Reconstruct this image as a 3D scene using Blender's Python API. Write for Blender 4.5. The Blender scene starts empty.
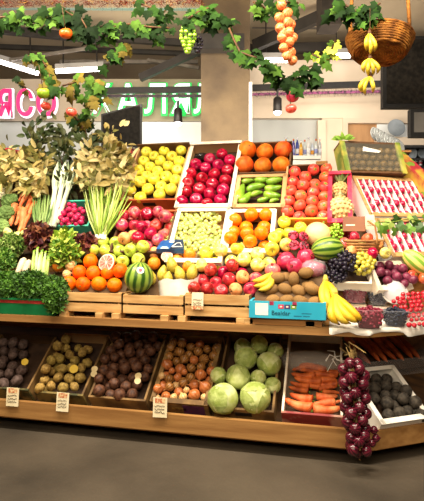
import bpy, math, random
from mathutils import Vector, Matrix, Euler, Quaternion, noise as mnoise
random.seed(11)
R = math.radians
RND = random.Random(5)
sc = bpy.context.scene
COL = sc.collection
F, CX, HY, YAW, ZC = 520.0, 212.0, 232.0, R(13.5), 1.4
FW = Vector((-math.sin(YAW), math.cos(YAW), 0)); RT = Vector((math.cos(YAW), math.sin(YAW), 0)); UP = Vector((0, 0, 1))
CAM = -2.8 * FW + Vector((0, 0, ZC))

# ------------------------------------------------------------------ frames and measured points
class Fr:
    def __init__(s, O, ang, tilt):
        a, t = R(ang), R(tilt)
        s.O = Vector(O); s.U = Vector((math.cos(a), math.sin(a), 0)); h = Vector((-math.sin(a), math.cos(a), 0))
        s.S = h * math.cos(t) + UP * math.sin(t); s.N = -h * math.sin(t) + UP * math.cos(t)
        s.rot = Matrix((s.U, s.S, s.N)).transposed()
    def to(s, u, v, n): return s.O + s.U * u + s.S * v + s.N * n
    def loc(s, p):
        q = p - s.O; return Vector((q.dot(s.U), q.dot(s.S), q.dot(s.N)))
def ray(px, py): return FW + RT * ((px - CX) / F) + UP * ((HY - py) / F)
def hit(fr, px, py, h=0.0):
    d = ray(px, py); O = fr.O + fr.N * h
    return CAM + d * ((O - CAM).dot(fr.N) / d.dot(fr.N))
def us(fr, px, py, h=0.0): return fr.loc(hit(fr, px, py, h))
def at(px, py, depth): return CAM + ray(px, py) * depth
def onz(px, py, z): return CAM + ray(px, py) * ((z - ZC) / ((HY - py) / F))
M = Fr((0, .12, 1.08), 0, 50)
Q = hit(M, 350, 178)
W = Fr(Q, 33, 54)
L = Fr((0, .05, .47), 0, 38)
XC = .806
LW = Fr((XC + .08, .06, .46), 33, 34)

# ------------------------------------------------------------------ materials
def lin(h):
    if not isinstance(h, str): return tuple(h) + (1,) if len(h) == 3 else tuple(h)
    h = h.lstrip('#'); c = [int(h[i:i + 2], 16) / 255 for i in (0, 2, 4)]
    return tuple((x / 12.92 if x <= .04045 else ((x + .055) / 1.055) ** 2.4) for x in c) + (1,)
MATS = {}
def nodes(name):
    m = bpy.data.materials.new(name); m.use_nodes = True
    nt = m.node_tree; b = nt.nodes['Principled BSDF']
    return m, nt, nt.nodes, nt.links, b
def mat(name, c1, c2=None, scale=6., rough=.5, var=.0, bump=0., bscale=None, detail=3., metal=0., spots=None, stretch=None, lo=.35, hi=.65, coat=0., hue=0., spec=.35):
    if name in MATS: return MATS[name]
    m, nt, N, K, b = nodes(name)
    c2 = c2 or c1
    tc = N.new('ShaderNodeTexCoord'); src = tc.outputs['Object']
    if stretch:
        mp = N.new('ShaderNodeMapping'); mp.inputs['Scale'].default_value = stretch; K.new(src, mp.inputs['Vector']); src = mp.outputs[0]
    oi = N.new('ShaderNodeObjectInfo')
    off = N.new('ShaderNodeVectorMath'); off.operation = 'ADD'; K.new(src, off.inputs[0])
    mul = N.new('ShaderNodeMath'); mul.operation = 'MULTIPLY'; mul.inputs[1].default_value = 37.; K.new(oi.outputs['Random'], mul.inputs[0]); K.new(mul.outputs[0], off.inputs[1])
    nz = N.new('ShaderNodeTexNoise'); nz.inputs['Scale'].default_value = scale; nz.inputs['Detail'].default_value = detail; K.new(off.outputs[0], nz.inputs['Vector'])
    rp = N.new('ShaderNodeValToRGB'); rp.color_ramp.elements[0].position = lo; rp.color_ramp.elements[1].position = hi
    rp.color_ramp.elements[0].color = lin(c1); rp.color_ramp.elements[1].color = lin(c2); K.new(nz.outputs['Fac'], rp.inputs[0])
    out = rp.outputs[0]
    if spots:
        sccol, sscale, th = spots
        vo = N.new('ShaderNodeTexVoronoi'); vo.inputs['Scale'].default_value = sscale; K.new(off.outputs[0], vo.inputs['Vector'])
        lt = N.new('ShaderNodeMath'); lt.operation = 'LESS_THAN'; lt.inputs[1].default_value = th; K.new(vo.outputs['Distance'], lt.inputs[0])
        mx = N.new('ShaderNodeMix'); mx.data_type = 'RGBA'; K.new(lt.outputs[0], mx.inputs[0]); K.new(out, mx.inputs[6]); mx.inputs[7].default_value = lin(sccol); out = mx.outputs[2]
    if var or hue:
        hs = N.new('ShaderNodeHueSaturation')
        mr = N.new('ShaderNodeMapRange'); mr.inputs['To Min'].default_value = 1 - var; mr.inputs['To Max'].default_value = 1 + var * .6; K.new(oi.outputs['Random'], mr.inputs[0]); K.new(mr.outputs[0], hs.inputs['Value'])
        if hue:
            m2 = N.new('ShaderNodeMath'); m2.operation = 'FRACT'; m3 = N.new('ShaderNodeMath'); m3.operation = 'MULTIPLY'; m3.inputs[1].default_value = 17.3; K.new(oi.outputs['Random'], m3.inputs[0]); K.new(m3.outputs[0], m2.inputs[0])
            mh = N.new('ShaderNodeMapRange'); mh.inputs['To Min'].default_value = .5 - hue; mh.inputs['To Max'].default_value = .5 + hue; K.new(m2.outputs[0], mh.inputs[0]); K.new(mh.outputs[0], hs.inputs['Hue'])
        K.new(out, hs.inputs['Color']); out = hs.outputs[0]
    K.new(out, b.inputs['Base Color'])
    b.inputs['Roughness'].default_value = rough; b.inputs['Metallic'].default_value = metal; b.inputs['Specular IOR Level'].default_value = spec
    b.inputs['Coat Weight'].default_value = coat; b.inputs['Coat Roughness'].default_value = .12
    if bump:
        n2 = N.new('ShaderNodeTexNoise'); n2.inputs['Scale'].default_value = bscale or scale * 6; n2.inputs['Detail'].default_value = 3; K.new(off.outputs[0], n2.inputs['Vector'])
        bp = N.new('ShaderNodeBump'); bp.inputs['Strength'].default_value = bump; bp.inputs['Distance'].default_value = .01; K.new(n2.outputs['Fac'], bp.inputs['Height']); K.new(bp.outputs[0], b.inputs['Normal'])
    MATS[name] = m; return m
def stripes(name, c1, c2, n, wob=1.2, rough=.4, lo=.4, hi=.6, wscale=10., var=0.):
    m, nt, N, K, b = nodes(name)
    tc = N.new('ShaderNodeTexCoord'); sp = N.new('ShaderNodeSeparateXYZ'); K.new(tc.outputs['Object'], sp.inputs[0])
    a = N.new('ShaderNodeMath'); a.operation = 'ARCTAN2'; K.new(sp.outputs[1], a.inputs[0]); K.new(sp.outputs[0], a.inputs[1])
    mu = N.new('ShaderNodeMath'); mu.operation = 'MULTIPLY'; mu.inputs[1].default_value = n; K.new(a.outputs[0], mu.inputs[0])
    nz = N.new('ShaderNodeTexNoise'); nz.inputs['Scale'].default_value = wscale; nz.inputs['Detail'].default_value = 4; K.new(tc.outputs['Object'], nz.inputs['Vector'])
    w = N.new('ShaderNodeMath'); w.operation = 'MULTIPLY_ADD'; w.inputs[1].default_value = wob * 4; K.new(nz.outputs['Fac'], w.inputs[0]); K.new(mu.outputs[0], w.inputs[2])
    s = N.new('ShaderNodeMath'); s.operation = 'SINE'; K.new(w.outputs[0], s.inputs[0])
    s2 = N.new('ShaderNodeMath'); s2.operation = 'MULTIPLY_ADD'; s2.inputs[1].default_value = .5; s2.inputs[2].default_value = .5; K.new(s.outputs[0], s2.inputs[0])
    rp = N.new('ShaderNodeValToRGB'); rp.color_ramp.elements[0].position = lo; rp.color_ramp.elements[1].position = hi
    rp.color_ramp.elements[0].color = lin(c1); rp.color_ramp.elements[1].color = lin(c2); K.new(s2.outputs[0], rp.inputs[0])
    hs = N.new('ShaderNodeHueSaturation'); oi = N.new('ShaderNodeObjectInfo'); mr = N.new('ShaderNodeMapRange'); mr.inputs['To Min'].default_value = 1 - var; mr.inputs['To Max'].default_value = 1 + var * .6
    K.new(oi.outputs['Random'], mr.inputs[0]); K.new(mr.outputs[0], hs.inputs['Value']); K.new(rp.outputs[0], hs.inputs['Color'])
    K.new(hs.outputs[0], b.inputs['Base Color']); b.inputs['Roughness'].default_value = rough
    MATS[name] = m; return m
def glow(name, c, strength):
    if name in MATS: return MATS[name]
    m, nt, N, K, b = nodes(name)
    b.inputs['Base Color'].default_value = lin(c); b.inputs['Emission Color'].default_value = lin(c); b.inputs['Emission Strength'].default_value = strength
    MATS[name] = m; return m
def clear(name, c, alpha, rough=.08):
    if name in MATS: return MATS[name]
    m, nt, N, K, b = nodes(name)
    nz = N.new('ShaderNodeTexNoise'); nz.inputs['Scale'].default_value = 25; bp = N.new('ShaderNodeBump'); bp.inputs['Strength'].default_value = .35; bp.inputs['Distance'].default_value = .01
    K.new(nz.outputs['Fac'], bp.inputs['Height']); K.new(bp.outputs[0], b.inputs['Normal'])
    b.inputs['Base Color'].default_value = lin(c); b.inputs['Alpha'].default_value = alpha; b.inputs['Roughness'].default_value = rough
    MATS[name] = m; return m

WOOD = mat('pale_wood', '#b4864e', '#d2aa70', 5, .65, .08, .15, 40, stretch=(1, 9, 9))
WOOD2 = mat('brown_wood', '#8a5a2c', '#b98246', 4, .65, .1, .15, 40, stretch=(1, 9, 9))
BOARD = mat('stall_board', '#8c6234', '#ac804a', 3, .6, .04, .12, 30, stretch=(.6, 8, 8))
DARKW = mat('dark_board', '#3a2817', '#5a3e22', 4, .7, .05, .1, 30, stretch=(1, 6, 6))
CARD = mat('cardboard', '#b98d5c', '#cda273', 3, .8, .06)
CARDL = mat('pale_card', '#dccab0', '#f1e6d4', 8, .7, .03)
CARDD = mat('dark_card', '#4c3320', '#6b4a2e', 5, .8, .08)
CARDO = mat('red_brown_card', '#a84a20', '#c86430', 6, .7, .04)
CARDY = mat('yellow_card', '#d9962c', '#e9b650', 6, .6)
LOWC = mat('brown_printed_card', '#5e4526', '#8a6a3c', 9, .7, .08, lo=.4, hi=.6)
LOWC2 = mat('green_printed_card', '#3a3c20', '#7c6a38', 14, .7, .08, lo=.42, hi=.58)
LINER = mat('dark_liner', '#2b1c12', '#46301f', 8, .8)
WHITEP = mat('white_paper', '#e9e2d6', '#f7f3ea', 10, .7, .02, .25, 30)
CREAMT = mat('cream_wrap', '#d8c9ac', '#eee4cf', 12, .75, .02, .3, 30)
TAGW = mat('tag_card', '#dccba4', '#ece0c0', 10, .6)
TAGO = mat('tag_orange', '#b8603c', '#dcc090', 90, .6, lo=.42, hi=.58)
INK = mat('dark_ink', '#2c2420', '#3a302a', 10, .6)
STEM = mat('brown_stem', '#3a2412', '#5c3c1e', 30, .7)
GSTEM = mat('green_stem', '#5f7a2a', '#86a03c', 20, .6)
BLACK = mat('black_plastic', '#100f0f', '#1b1918', 30, .5)

# ------------------------------------------------------------------ mesh building
class MB:
    def __init__(s): s.v = []; s.f = []; s.m = []
    def add(s, vs, fs, mi=0):
        b = len(s.v); s.v += [Vector(p) for p in vs]
        for f in fs: s.f.append(tuple(i + b for i in f)); s.m.append(mi)
        return s
    def box(s, a, b, mi=0, rot=None, c=None):
        x0, y0, z0 = a; x1, y1, z1 = b
        vs = [Vector(p) for p in ((x0, y0, z0), (x1, y0, z0), (x1, y1, z0), (x0, y1, z0), (x0, y0, z1), (x1, y0, z1), (x1, y1, z1), (x0, y1, z1))]
        if rot is not None: vs = [rot @ (p - c) + c for p in vs]
        return s.add(vs, [(3, 2, 1, 0), (4, 5, 6, 7), (0, 1, 5, 4), (1, 2, 6, 5), (2, 3, 7, 6), (3, 0, 4, 7)], mi)
    def bar(s, p0, p1, w, h=None, mi=0):
        p0, p1 = Vector(p0), Vector(p1); d = (p1 - p0).normalized(); h = h or w
        a = d.cross(UP); a = a.normalized() if a.length > 1e-3 else Vector((1, 0, 0)); b = a.cross(d)
        vs = [q + a * x * w / 2 + b * y * h / 2 for q in (p0, p1) for x, y in ((-1, -1), (1, -1), (1, 1), (-1, 1))]
        return s.add(vs, [(3, 2, 1, 0), (4, 5, 6, 7), (0, 1, 5, 4), (1, 2, 6, 5), (2, 3, 7, 6), (3, 0, 4, 7)], mi)
    def lathe(s, prof, n=16, mi=0, fn=None):
        b = []
        for i, (r, z) in enumerate(prof):
            for k in range(n):
                a = 2 * math.pi * k / n; p = Vector((r * math.cos(a), r * math.sin(a), z)); b.append(fn(p) if fn else p)
        fs = [(i * n + k, i * n + (k + 1) % n, (i + 1) * n + (k + 1) % n, (i + 1) * n + k) for i in range(len(prof) - 1) for k in range(n)]
        if prof[0][0] > 0: fs.append(tuple(range(n - 1, -1, -1)))
        if prof[-1][0] > 0: fs.append(tuple((len(prof) - 1) * n + k for k in range(n)))
        return s.add(b, fs, mi)
    def ball(s, c, r, n=12, m=8, mi=0, fn=None, ax=None):
        c = Vector(c); rr = r if hasattr(r, '__len__') else (r, r, r); vs = []; fs = []
        def P(p):
            p = fn(p) if fn else p
            p = Vector((p.x * rr[0], p.y * rr[1], p.z * rr[2])); return (ax @ p if ax is not None else p) + c
        vs.append(P(Vector((0, 0, -1))))
        for i in range(1, m):
            t = math.pi * i / m
            for k in range(n):
                a = 2 * math.pi * k / n; vs.append(P(Vector((math.sin(t) * math.cos(a), math.sin(t) * math.sin(a), -math.cos(t)))))
        vs.append(P(Vector((0, 0, 1)))); e = len(vs) - 1
        for k in range(n):
            k2 = (k + 1) % n; fs.append((0, 1 + k2, 1 + k)); fs.append((e, e - n + k, e - n + k2))
            for i in range(m - 2): fs.append((1 + i * n + k, 1 + i * n + k2, 1 + (i + 1) * n + k2, 1 + (i + 1) * n + k))
        return s.add(vs, fs, mi)
    def tube(s, pts, rad, n=6, mi=0, flat=1.0, cap=True):
        pts = [Vector(p) for p in pts]; m = len(pts); rad = rad if hasattr(rad, '__len__') else [rad] * m
        ref = UP; vs = []; pa = None
        for i, p in enumerate(pts):
            d = (pts[min(i + 1, m - 1)] - pts[max(i - 1, 0)]); d = d.normalized() if d.length > 1e-9 else UP
            a = pa if pa is not None else d.cross(UP if abs(d.z) < .95 else Vector((1, 0, 0)))
            a = (a - d * a.dot(d)).normalized(); pa = a; b = d.cross(a)
            for k in range(n):
                t = 2 * math.pi * k / n; vs.append(p + (a * math.cos(t) + b * math.sin(t) * flat) * rad[i])
        fs = [(i * n + k, i * n + (k + 1) % n, (i + 1) * n + (k + 1) % n, (i + 1) * n + k) for i in range(m - 1) for k in range(n)]
        if cap: fs += [tuple(range(n - 1, -1, -1)), tuple((m - 1) * n + k for k in range(n))]
        return s.add(vs, fs, mi)
    def leaf(s, p, d, nrm, ln, wd, bend=.3, mi=0, fold=.25, seg=3):
        d = Vector(d).normalized(); nrm = Vector(nrm); a = d.cross(nrm); a = a.normalized() if a.length > 1e-4 else d.orthogonal().normalized(); nn = a.cross(d)
        vs = []; fs = []
        for i in range(seg + 1):
            t = i / seg; w = wd * (math.sin(math.pi * min(1, .12 + t * .88)) ** .8) / 2; c = Vector(p) + d * ln * t - nn * bend * ln * t * t
            vs += [c + a * w + nn * w * fold, c, c - a * w + nn * w * fold]
        for i in range(seg):
            o = i * 3; fs += [(o, o + 1, o + 4, o + 3), (o + 1, o + 2, o + 5, o + 4)]
        return s.add(vs, fs, mi)
    def vine(s, p, d, nrm, size, mi=0):
        d = Vector(d).normalized(); a = d.cross(Vector(nrm)); a = a.normalized() if a.length > 1e-4 else d.orthogonal().normalized(); nn = a.cross(d)
        prof = [(0, .0), (-.12, .33), (.18, .50), (.30, .30), (.55, .46), (.62, .2), (1.0, 0)]
        vs = [Vector(p) + d * size * .3]
        for x, y in prof: vs.append(Vector(p) + d * x * size + a * y * size - nn * size * (.25 * abs(y) + .2 * x * x))
        for x, y in prof[-2:0:-1]: vs.append(Vector(p) + d * x * size - a * y * size - nn * size * (.25 * abs(y) + .2 * x * x))
        k = len(vs) - 1
        return s.add(vs, [(0, 1 + i, 1 + (i + 1) % k) for i in range(k)], mi)
    def mesh(s, name, mats, smooth=True):
        me = bpy.data.meshes.new(name); me.from_pydata([tuple(p) for p in s.v], [], s.f)
        for m in (mats if isinstance(mats, (list, tuple)) else [mats]): me.materials.append(m)
        me.polygons.foreach_set('material_index', s.m)
        if smooth: me.polygons.foreach_set('use_smooth', [True] * len(s.f))
        me.update(); return me
def link(name, data, parent=None, loc=None, rot=None, scale=None):
    o = bpy.data.objects.new(name, data); COL.objects.link(o)
    if rot is not None:
        o.rotation_mode = 'QUATERNION'; o.rotation_quaternion = rot.to_quaternion() if not isinstance(rot, Quaternion) else rot
    if loc is not None: o.location = loc
    if scale is not None: o.scale = scale if hasattr(scale, '__len__') else (scale,) * 3
    if parent: o.parent = parent
    return o
def tag(o, label, cat, group=None, kind=None):
    o['label'] = label; o['category'] = cat
    if group: o['group'] = group
    if kind: o['kind'] = kind
    return o
def thing(name, label, cat, loc, rot=None, group=None):
    return tag(link(name, None, None, loc, rot), label, cat, group)
def part(name, mb, mats, parent, smooth=False, label=None, world=False):
    if world:
        pm = Matrix.LocRotScale(parent.location, parent.rotation_quaternion if parent.rotation_mode == 'QUATERNION' else parent.rotation_euler, parent.scale).inverted()
        mb.v = [pm @ p for p in mb.v]
    o = link(name, mb.mesh(name, mats, smooth), parent)
    if label: o['label'] = label
    return o
def single(name, label, cat, mb, mats, base, group=None, smooth=False, kind=None):
    """one-mesh thing whose points are given in the room; its origin sits at BASE"""
    base = Vector(base); mb.v = [p - base for p in mb.v]
    return tag(link(name, mb.mesh(name, mats, smooth), None, base), label, cat, group, kind)
def struct(name, mb, mats, smooth=False):
    o = link(name, mb.mesh(name, mats, smooth)); o['kind'] = 'structure'; return o
def turn(zdir, roll=0.):
    z = Vector(zdir).normalized(); return z.to_track_quat('Z', 'Y') @ Quaternion((0, 0, 1), roll)
ORD = 'first second third fourth fifth sixth seventh eighth ninth tenth eleventh twelfth thirteenth fourteenth'.split()
def rowname(i, n): return 'front' if i == 0 else ('back' if i == n - 1 else ORD[i])
# ------------------------------------------------------------------ room (faces square to the camera's heading)
CF = CAM * 1; CF.z = 0
def cf(x, d, z): return CF + RT * x + FW * d + UP * z
def cbox(mb, x0, x1, d0, d1, z0, z1, mi=0):
    vs = [cf(*p) for p in ((x0, d0, z0), (x1, d0, z0), (x1, d1, z0), (x0, d1, z0), (x0, d0, z1), (x1, d0, z1), (x1, d1, z1), (x0, d1, z1))]
    return mb.add(vs, [(3, 2, 1, 0), (4, 5, 6, 7), (0, 1, 5, 4), (1, 2, 6, 5), (2, 3, 7, 6), (3, 0, 4, 7)], mi)
def pbox(mb, px0, px1, py0, py1, d, thick=.1, mi=0):
    """box whose front face fills a measured rectangle at depth d"""
    k = d / F
    return cbox(mb, (px0 - CX) * k, (px1 - CX) * k, d, d + thick, ZC + (HY - py1) * k, ZC + (HY - py0) * k, mi)
FZ = .24
FLOORM = mat('concrete_floor', '#352f27', '#544b3f', 1.8, .55, 0, .25, 30, detail=10, lo=.32, hi=.68, spots=('#2c2721', 1.6, .09))
CEILM = mat('concrete_ceiling', '#9a8a74', '#b8a88e', .8, .9, 0, .2, 9, detail=5)
CREAM = mat('cream_wall', '#bbab97', '#cbbca8', 1.5, .7)
BEIGE = mat('beige_fascia', '#8f8370', '#a39683', 1.2, .7)
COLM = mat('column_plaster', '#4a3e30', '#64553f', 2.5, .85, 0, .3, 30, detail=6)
GREYP = mat('grey_panel', '#8f9290', '#a6a9a6', 1, .4)
PALEP = mat('pale_blue_panel', '#c2c8ca', '#d6dadb', 1, .4)
STEEL = mat('dark_steel', '#1d1a18', '#2c2824', 6, .55)
struct('floor', cbox(MB(), -7, 7, -3, 9.6, FZ - .1, FZ), FLOORM)
struct('ceiling', cbox(MB(), -7, 7, -3, 9.6, 4.15, 4.25), CEILM)
struct('wall_back', cbox(MB(), -7, 7, 9.5, 9.6, FZ, 4.15), CREAM)
struct('wall_left', cbox(MB(), -7.1, -7, -3, 9.6, FZ, 4.15), BEIGE)
struct('wall_right', cbox(MB(), 7, 7.1, -3, 9.6, FZ, 4.15), BEIGE)
struct('wall_front', cbox(MB(), -7, 7, -3.1, -3, FZ, 4.15), BEIGE)
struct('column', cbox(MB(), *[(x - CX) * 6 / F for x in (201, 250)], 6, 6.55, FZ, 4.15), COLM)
struct('trim_1', pbox(MB(), 249, 252, 82, 150, 5.99, .5), mat('white_guard', '#e6e3dc', '#f2f0ea', 5, .5))
# left: sign fascia with lit panels below; right: cream fascia, service opening, posts
mb = MB(); pbox(mb, -140, 203, 79, 121, 7, .15); struct('trim_2', mb, BEIGE)
mb = MB(); pbox(mb, -140, 102, 121, 175, 7.05, .05); struct('window_1', mb, GREYP)
mb = MB(); pbox(mb, 102, 203, 121, 175, 7.05, .05); struct('window_2', mb, PALEP)
mb = MB(); pbox(mb, 250, 520, 60, 92, 7.05, .15); pbox(mb, 250, 520, 92, 118, 7, .2); struct('wall_partition', mb, CREAM)
mb = MB(); pbox(mb, 250, 322, 118, 250, 7.1, .05); struct('window_3', mb, GREYP)
mb = MB(); pbox(mb, 322, 345, 118, 250, 7.02, .2); pbox(mb, 318, 326, 120, 250, 6.98, .1); struct('trim_3', mb, CREAM)
mb = MB(); pbox(mb, 345, 520, 118, 250, 7.12, .1); struct('trim_4', mb, CREAM)
mb = MB(); pbox(mb, 343, 413, 118, 123, 7.0, .12); pbox(mb, 343, 348, 123, 170, 7.0, .12); pbox(mb, 409, 413, 123, 137, 7.0, .12); pbox(mb, 377, 520, 137, 147, 6.95, .2); struct('trim_5', mb, CREAM)
mb = MB(); pbox(mb, 348, 377, 123, 170, 7.08, .03); struct('door_1', mb, mat('door_wood', '#8f6a45', '#a98056', 2, .6, stretch=(6, 6, 1)))

# ceiling steelwork, pipes, conveyor-like tray with tinsel
def beam(name, label, cat, p0, p1, w, h, m=STEEL, group=None):
    c = (Vector(p0) + Vector(p1)) / 2
    return single(name, label, cat, MB().bar(p0, p1, w, h), m, c, group)
beam('steel_brace', 'dark diagonal steel brace under the ceiling meeting the column from the green sign', 'brace', at(140, 78, 6.6), at(200, 50, 6.4), .07, .09)
beam('steel_brace', 'dark diagonal steel brace rising behind the string of orange onions', 'brace', at(254, 46, 6.7), at(326, 14, 6.2), .08, .14)
beam('steel_beam', 'black steel beam crossing the front of the beige column', 'beam', at(184, 43.5, 5.85), at(244, 43.5, 5.85), .16, .17)
beam('ceiling_pipe', 'long black pipe under the ceiling above the pale fascia wall', 'pipe', at(250, 50, 7), at(440, 44, 7), .12, .12)
beam('ceiling_pipe', 'thin dark pipe under the ceiling over the round red letters', 'pipe', at(-20, 46, 7.2), at(200, 54, 7.2), .06, .06)
beam('ceiling_duct', 'broad dark duct under the ceiling behind the hanging orange tomato', 'duct', at(-30, 27, 6.6), at(108, 40, 6.6), .1, .09)
beam('ceiling_pipe', 'dark pipe under the ceiling behind the plastic grape bunch', 'pipe', at(100, 38, 6.8), at(200, 44, 6.8), .07, .08)
mb = MB(); pbox(mb, 322, 342, -12, 24, 5.6, .3)
single('ceiling_speaker', 'dark box hanging from the ceiling beside the wicker basket', 'box', mb, mat('dark_brown_box', '#241f1b', '#352e28', 8, .7), at(332, 5, 5.7))
for a, b, d, lab in (((-14, 57), (38, 73), 7.0, 'glowing tube light slanting over the round red letters'), ((56, 71), (104, 68.5), 7.0, 'glowing tube light above the hanging tomatoes and green apple'),
                     ((262, 60), (288, 60), 6.8, 'short glowing tube light behind the string of orange onions'), ((334, 55.5), (350, 55.5), 6.8, 'short glowing tube light beside the wicker basket'),
                     ((0, 64), (-40, 60), 7.2, 'glowing tube light at the frame edge over the red letters')):
    if a[0] == 0: continue
    p0, p1 = at(*a, d), at(*b, d); t = thing('tube_light', lab, 'light', (p0 + p1) / 2, group='ceiling tube lights')
    part('housing', MB().bar(p0 + UP * .05, p1 + UP * .05, .1, .06), mat('grey_housing', '#8d8a86', '#a19e9a', 5, .5), t, world=True)
    part('tube', MB().tube([p0, p1], .035, 8), glow('tube_glow', '#fff6ee', 9), t, world=True)
    for f in (.15, .85):
        q = p0.lerp(p1, f) + UP * .06; part('hanging_rod', MB().bar(q, Vector((q.x, q.y, 4.15)), .015), STEEL, t, world=True)
TINS = mat('purple_tinsel', '#2c0f26', '#8c4470', 40, .4, lo=.4, hi=.6)
DTI = mat('dark_tinsel', '#120e12', '#3a2434', 40, .4)
def tray(p0, p1, p2, p3, l1, l2, tm=TINS):
    single('cable_tray', l1, 'rail', MB().bar(p0, p1, .05, .075), BLACK, (p0 + p1) / 2)
    mb = MB(); n = int((p3 - p2).length * 330); mb.bar(p2, p3, .03, .03)
    for i in range(n):
        t = RND.random(); c = p2.lerp(p3, t); dr = Vector((RND.uniform(-1, 1), RND.uniform(-1, 1), RND.uniform(-1, 1))).normalized()
        mb.leaf(c, dr, dr.orthogonal(), RND.uniform(.05, .085), .012, .2, mi=0 if RND.random() < .5 else 1, seg=1)
    single('tinsel_garland', l2, 'tinsel', mb, [tm, BLACK], (p2 + p3) / 2)
tray(at(90, 91, 6.6), at(202, 89.5, 6.6), at(92, 96, 6.55), at(201, 96, 6.55), 'black rail running across the green glowing letters', 'dark tinsel garland hung under the rail across the green letters', DTI)
tray(at(251, 88, 6.6), at(440, 82, 6.6), at(251, 94.5, 6.55), at(440, 90, 6.55), 'black rail along the cream fascia beyond the column', 'purple tinsel garland hung along the cream fascia')
SPOTM = mat('spot_black', '#141212', '#201d1c', 20, .4)
for px, py, lab in ((178, 117, 'black track spotlight shining in front of the green letters'), (277.5, 106, 'black track spotlight shining beside the two hanging tomatoes')):
    c = at(px, py, 6.4); t = thing('track_spotlight', lab, 'spotlight', c, group='track spotlights')
    k = 6.4 / F
    part('spot_can', MB().lathe([(3.6 * k, -6 * k), (4.4 * k, -5 * k), (4.2 * k, 7 * k), (2.5 * k, 9 * k), (0, 9 * k)], 14), SPOTM, t, True)
    part('lens', MB().ball((0, 0, -6 * k), (3.8 * k, 3.8 * k, 3.2 * k), 12, 8), glow('spot_glow', '#fff8f0', 14), t, True)
    part('bracket', MB().box((-1 * k, -1 * k, 9 * k), (1 * k, 1 * k, 16 * k)), SPOTM, t)
for a, b, w, lab in (((10, 60, 6.9), (90, 48, 6.3), .035, 'thin grey conduit slanting above the round red letters'), ((60, 62, 7.4), (198, 62, 7.4), .05, 'grey conduit running level above the green letters'), ((148, 60, 7.2), (199, 68, 7.0), .04, 'thin conduit dropping towards the column above the green letters'), ((-10, 41, 7.8), (150, 33, 7.8), .06, 'grey conduit running behind the vine garland'), ((252, 26, 7.0), (322, 27, 7.0), .05, 'thin conduit behind the diagonal brace and orange onions'), ((342, 30, 7.4), (430, 38, 7.4), .07, 'grey conduit behind the wicker basket')):
    beam('ceiling_conduit', lab, 'pipe', at(*a), at(*b), w, w, mat('grey_conduit', '#5c554c', '#7a7268', 6, .6))
# signs
def letter(root, ch, px0, px1, py0, py1, d, mface, mback, grow, face=.012):
    cu = bpy.data.curves.new('glyph', 'FONT'); cu.body = ch; cu.size = 1; cu.extrude = .02; cu.offset = 0
    me0 = {}
    for key, off in (('face', face), ('back', grow)):
        cu.offset = off; tmp = bpy.data.objects.new('tmp', cu); COL.objects.link(tmp)
        dg = bpy.context.evaluated_depsgraph_get(); dg.update(); me = bpy.data.meshes.new_from_object(tmp.evaluated_get(dg)); bpy.data.objects.remove(tmp); me0[key] = me
    xs = [v.co.x for v in me0['face'].vertices]; ys = [v.co.y for v in me0['face'].vertices]
    k = d / F; sx = (px1 - px0) * k / (max(xs) - min(xs)); sy = (py1 - py0) * k / (max(ys) - min(ys))
    base = at((px0 + px1) / 2, (py0 + py1) / 2, d); cx, cy = (max(xs) + min(xs)) / 2, (max(ys) + min(ys)) / 2
    obs = []
    for key, m, dz in (('face', mface, -.05), ('back', mback, 0)):
        me = me0[key]
        for v in me.vertices:
            p = RT * ((v.co.x - cx) * sx) + UP * ((v.co.y - cy) * sy) + FW * (dz - v.co.z) + base
            v.co = p - root.location
        me.materials.clear(); me.materials.append(m)
        par = root if key == 'back' else obs[0] if obs else root
        obs.append((key, me))
    b = link('letter', [m for k2, m in obs if k2 == 'back'][0], root)
    link('letter_face', [m for k2, m in obs if k2 == 'face'][0], b)
PINK = glow('pink_glow', '#d0105f', .75); WHG = glow('white_halo', '#e9e6f4', 1.0); GRN = glow('green_glow', '#00a040', 1.1); WHF = glow('white_face', '#dff5ea', 1.3)
t = thing('lettering_sign', 'glowing crimson letters with white edges on the beige fascia', 'sign', at(30, 103, 6.9))
for ch, a, b in (('Я', 0, 13), ('С', 18, 34), ('О', 38, 57)): letter(t, ch, a, b, 90, 117, 6.85, PINK, WHG, .045)
t = thing('lettering_sign', 'white letters edged in glowing green on the fascia beside the column', 'sign', at(150, 100, 6.9))
for ch, a, b in (('Х', 94, 111), ('А', 118, 139), ('Л', 145, 166), ('Я', 172, 190), ('Л', 194, 214)): letter(t, ch, a, b, 85, 114, 6.85, WHF, GRN, .05, .0)
# screens
SCR = mat('screen_black', '#14120f', '#26221d', 30, .6, spec=.1)
def screen(label, px0, px1, py0, py1, d, skew=0., m=SCR):
    k = d / F; c = at((px0 + px1) / 2, (py0 + py1) / 2, d)
    t = thing('wall_screen', label, 'screen', c, turn((0, 0, 1), 0) if 0 else Quaternion((0, 0, 1), YAW + skew), None)
    w, h = (px1 - px0) * k / 2 / max(.3, math.cos(skew)), (py1 - py0) * k / 2
    part('housing', MB().box((-w, 0, -h), (w, .07, h)), BLACK, t)
    part('display', MB().box((-w + .03, -.006, -h + .04), (w - .03, .002, h - .03)), m, t)
screen('large black screen hung above the fruit boxes beside the wicker basket', 383, 452, 36, 108, 4.6)
screen('smaller grey screen hung below and beyond the large black one', 410.5, 452, 109, 137, 4.5, 0, mat('screen_grey', '#5c5955', '#6c6863', 3, .6, spec=.1))
t = thing('wall_screen', 'dark screen tilted below the green letters', 'screen', at(121, 126, 5.4), Quaternion((0, 0, 1), YAW))
k = 5.4 / F
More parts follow.
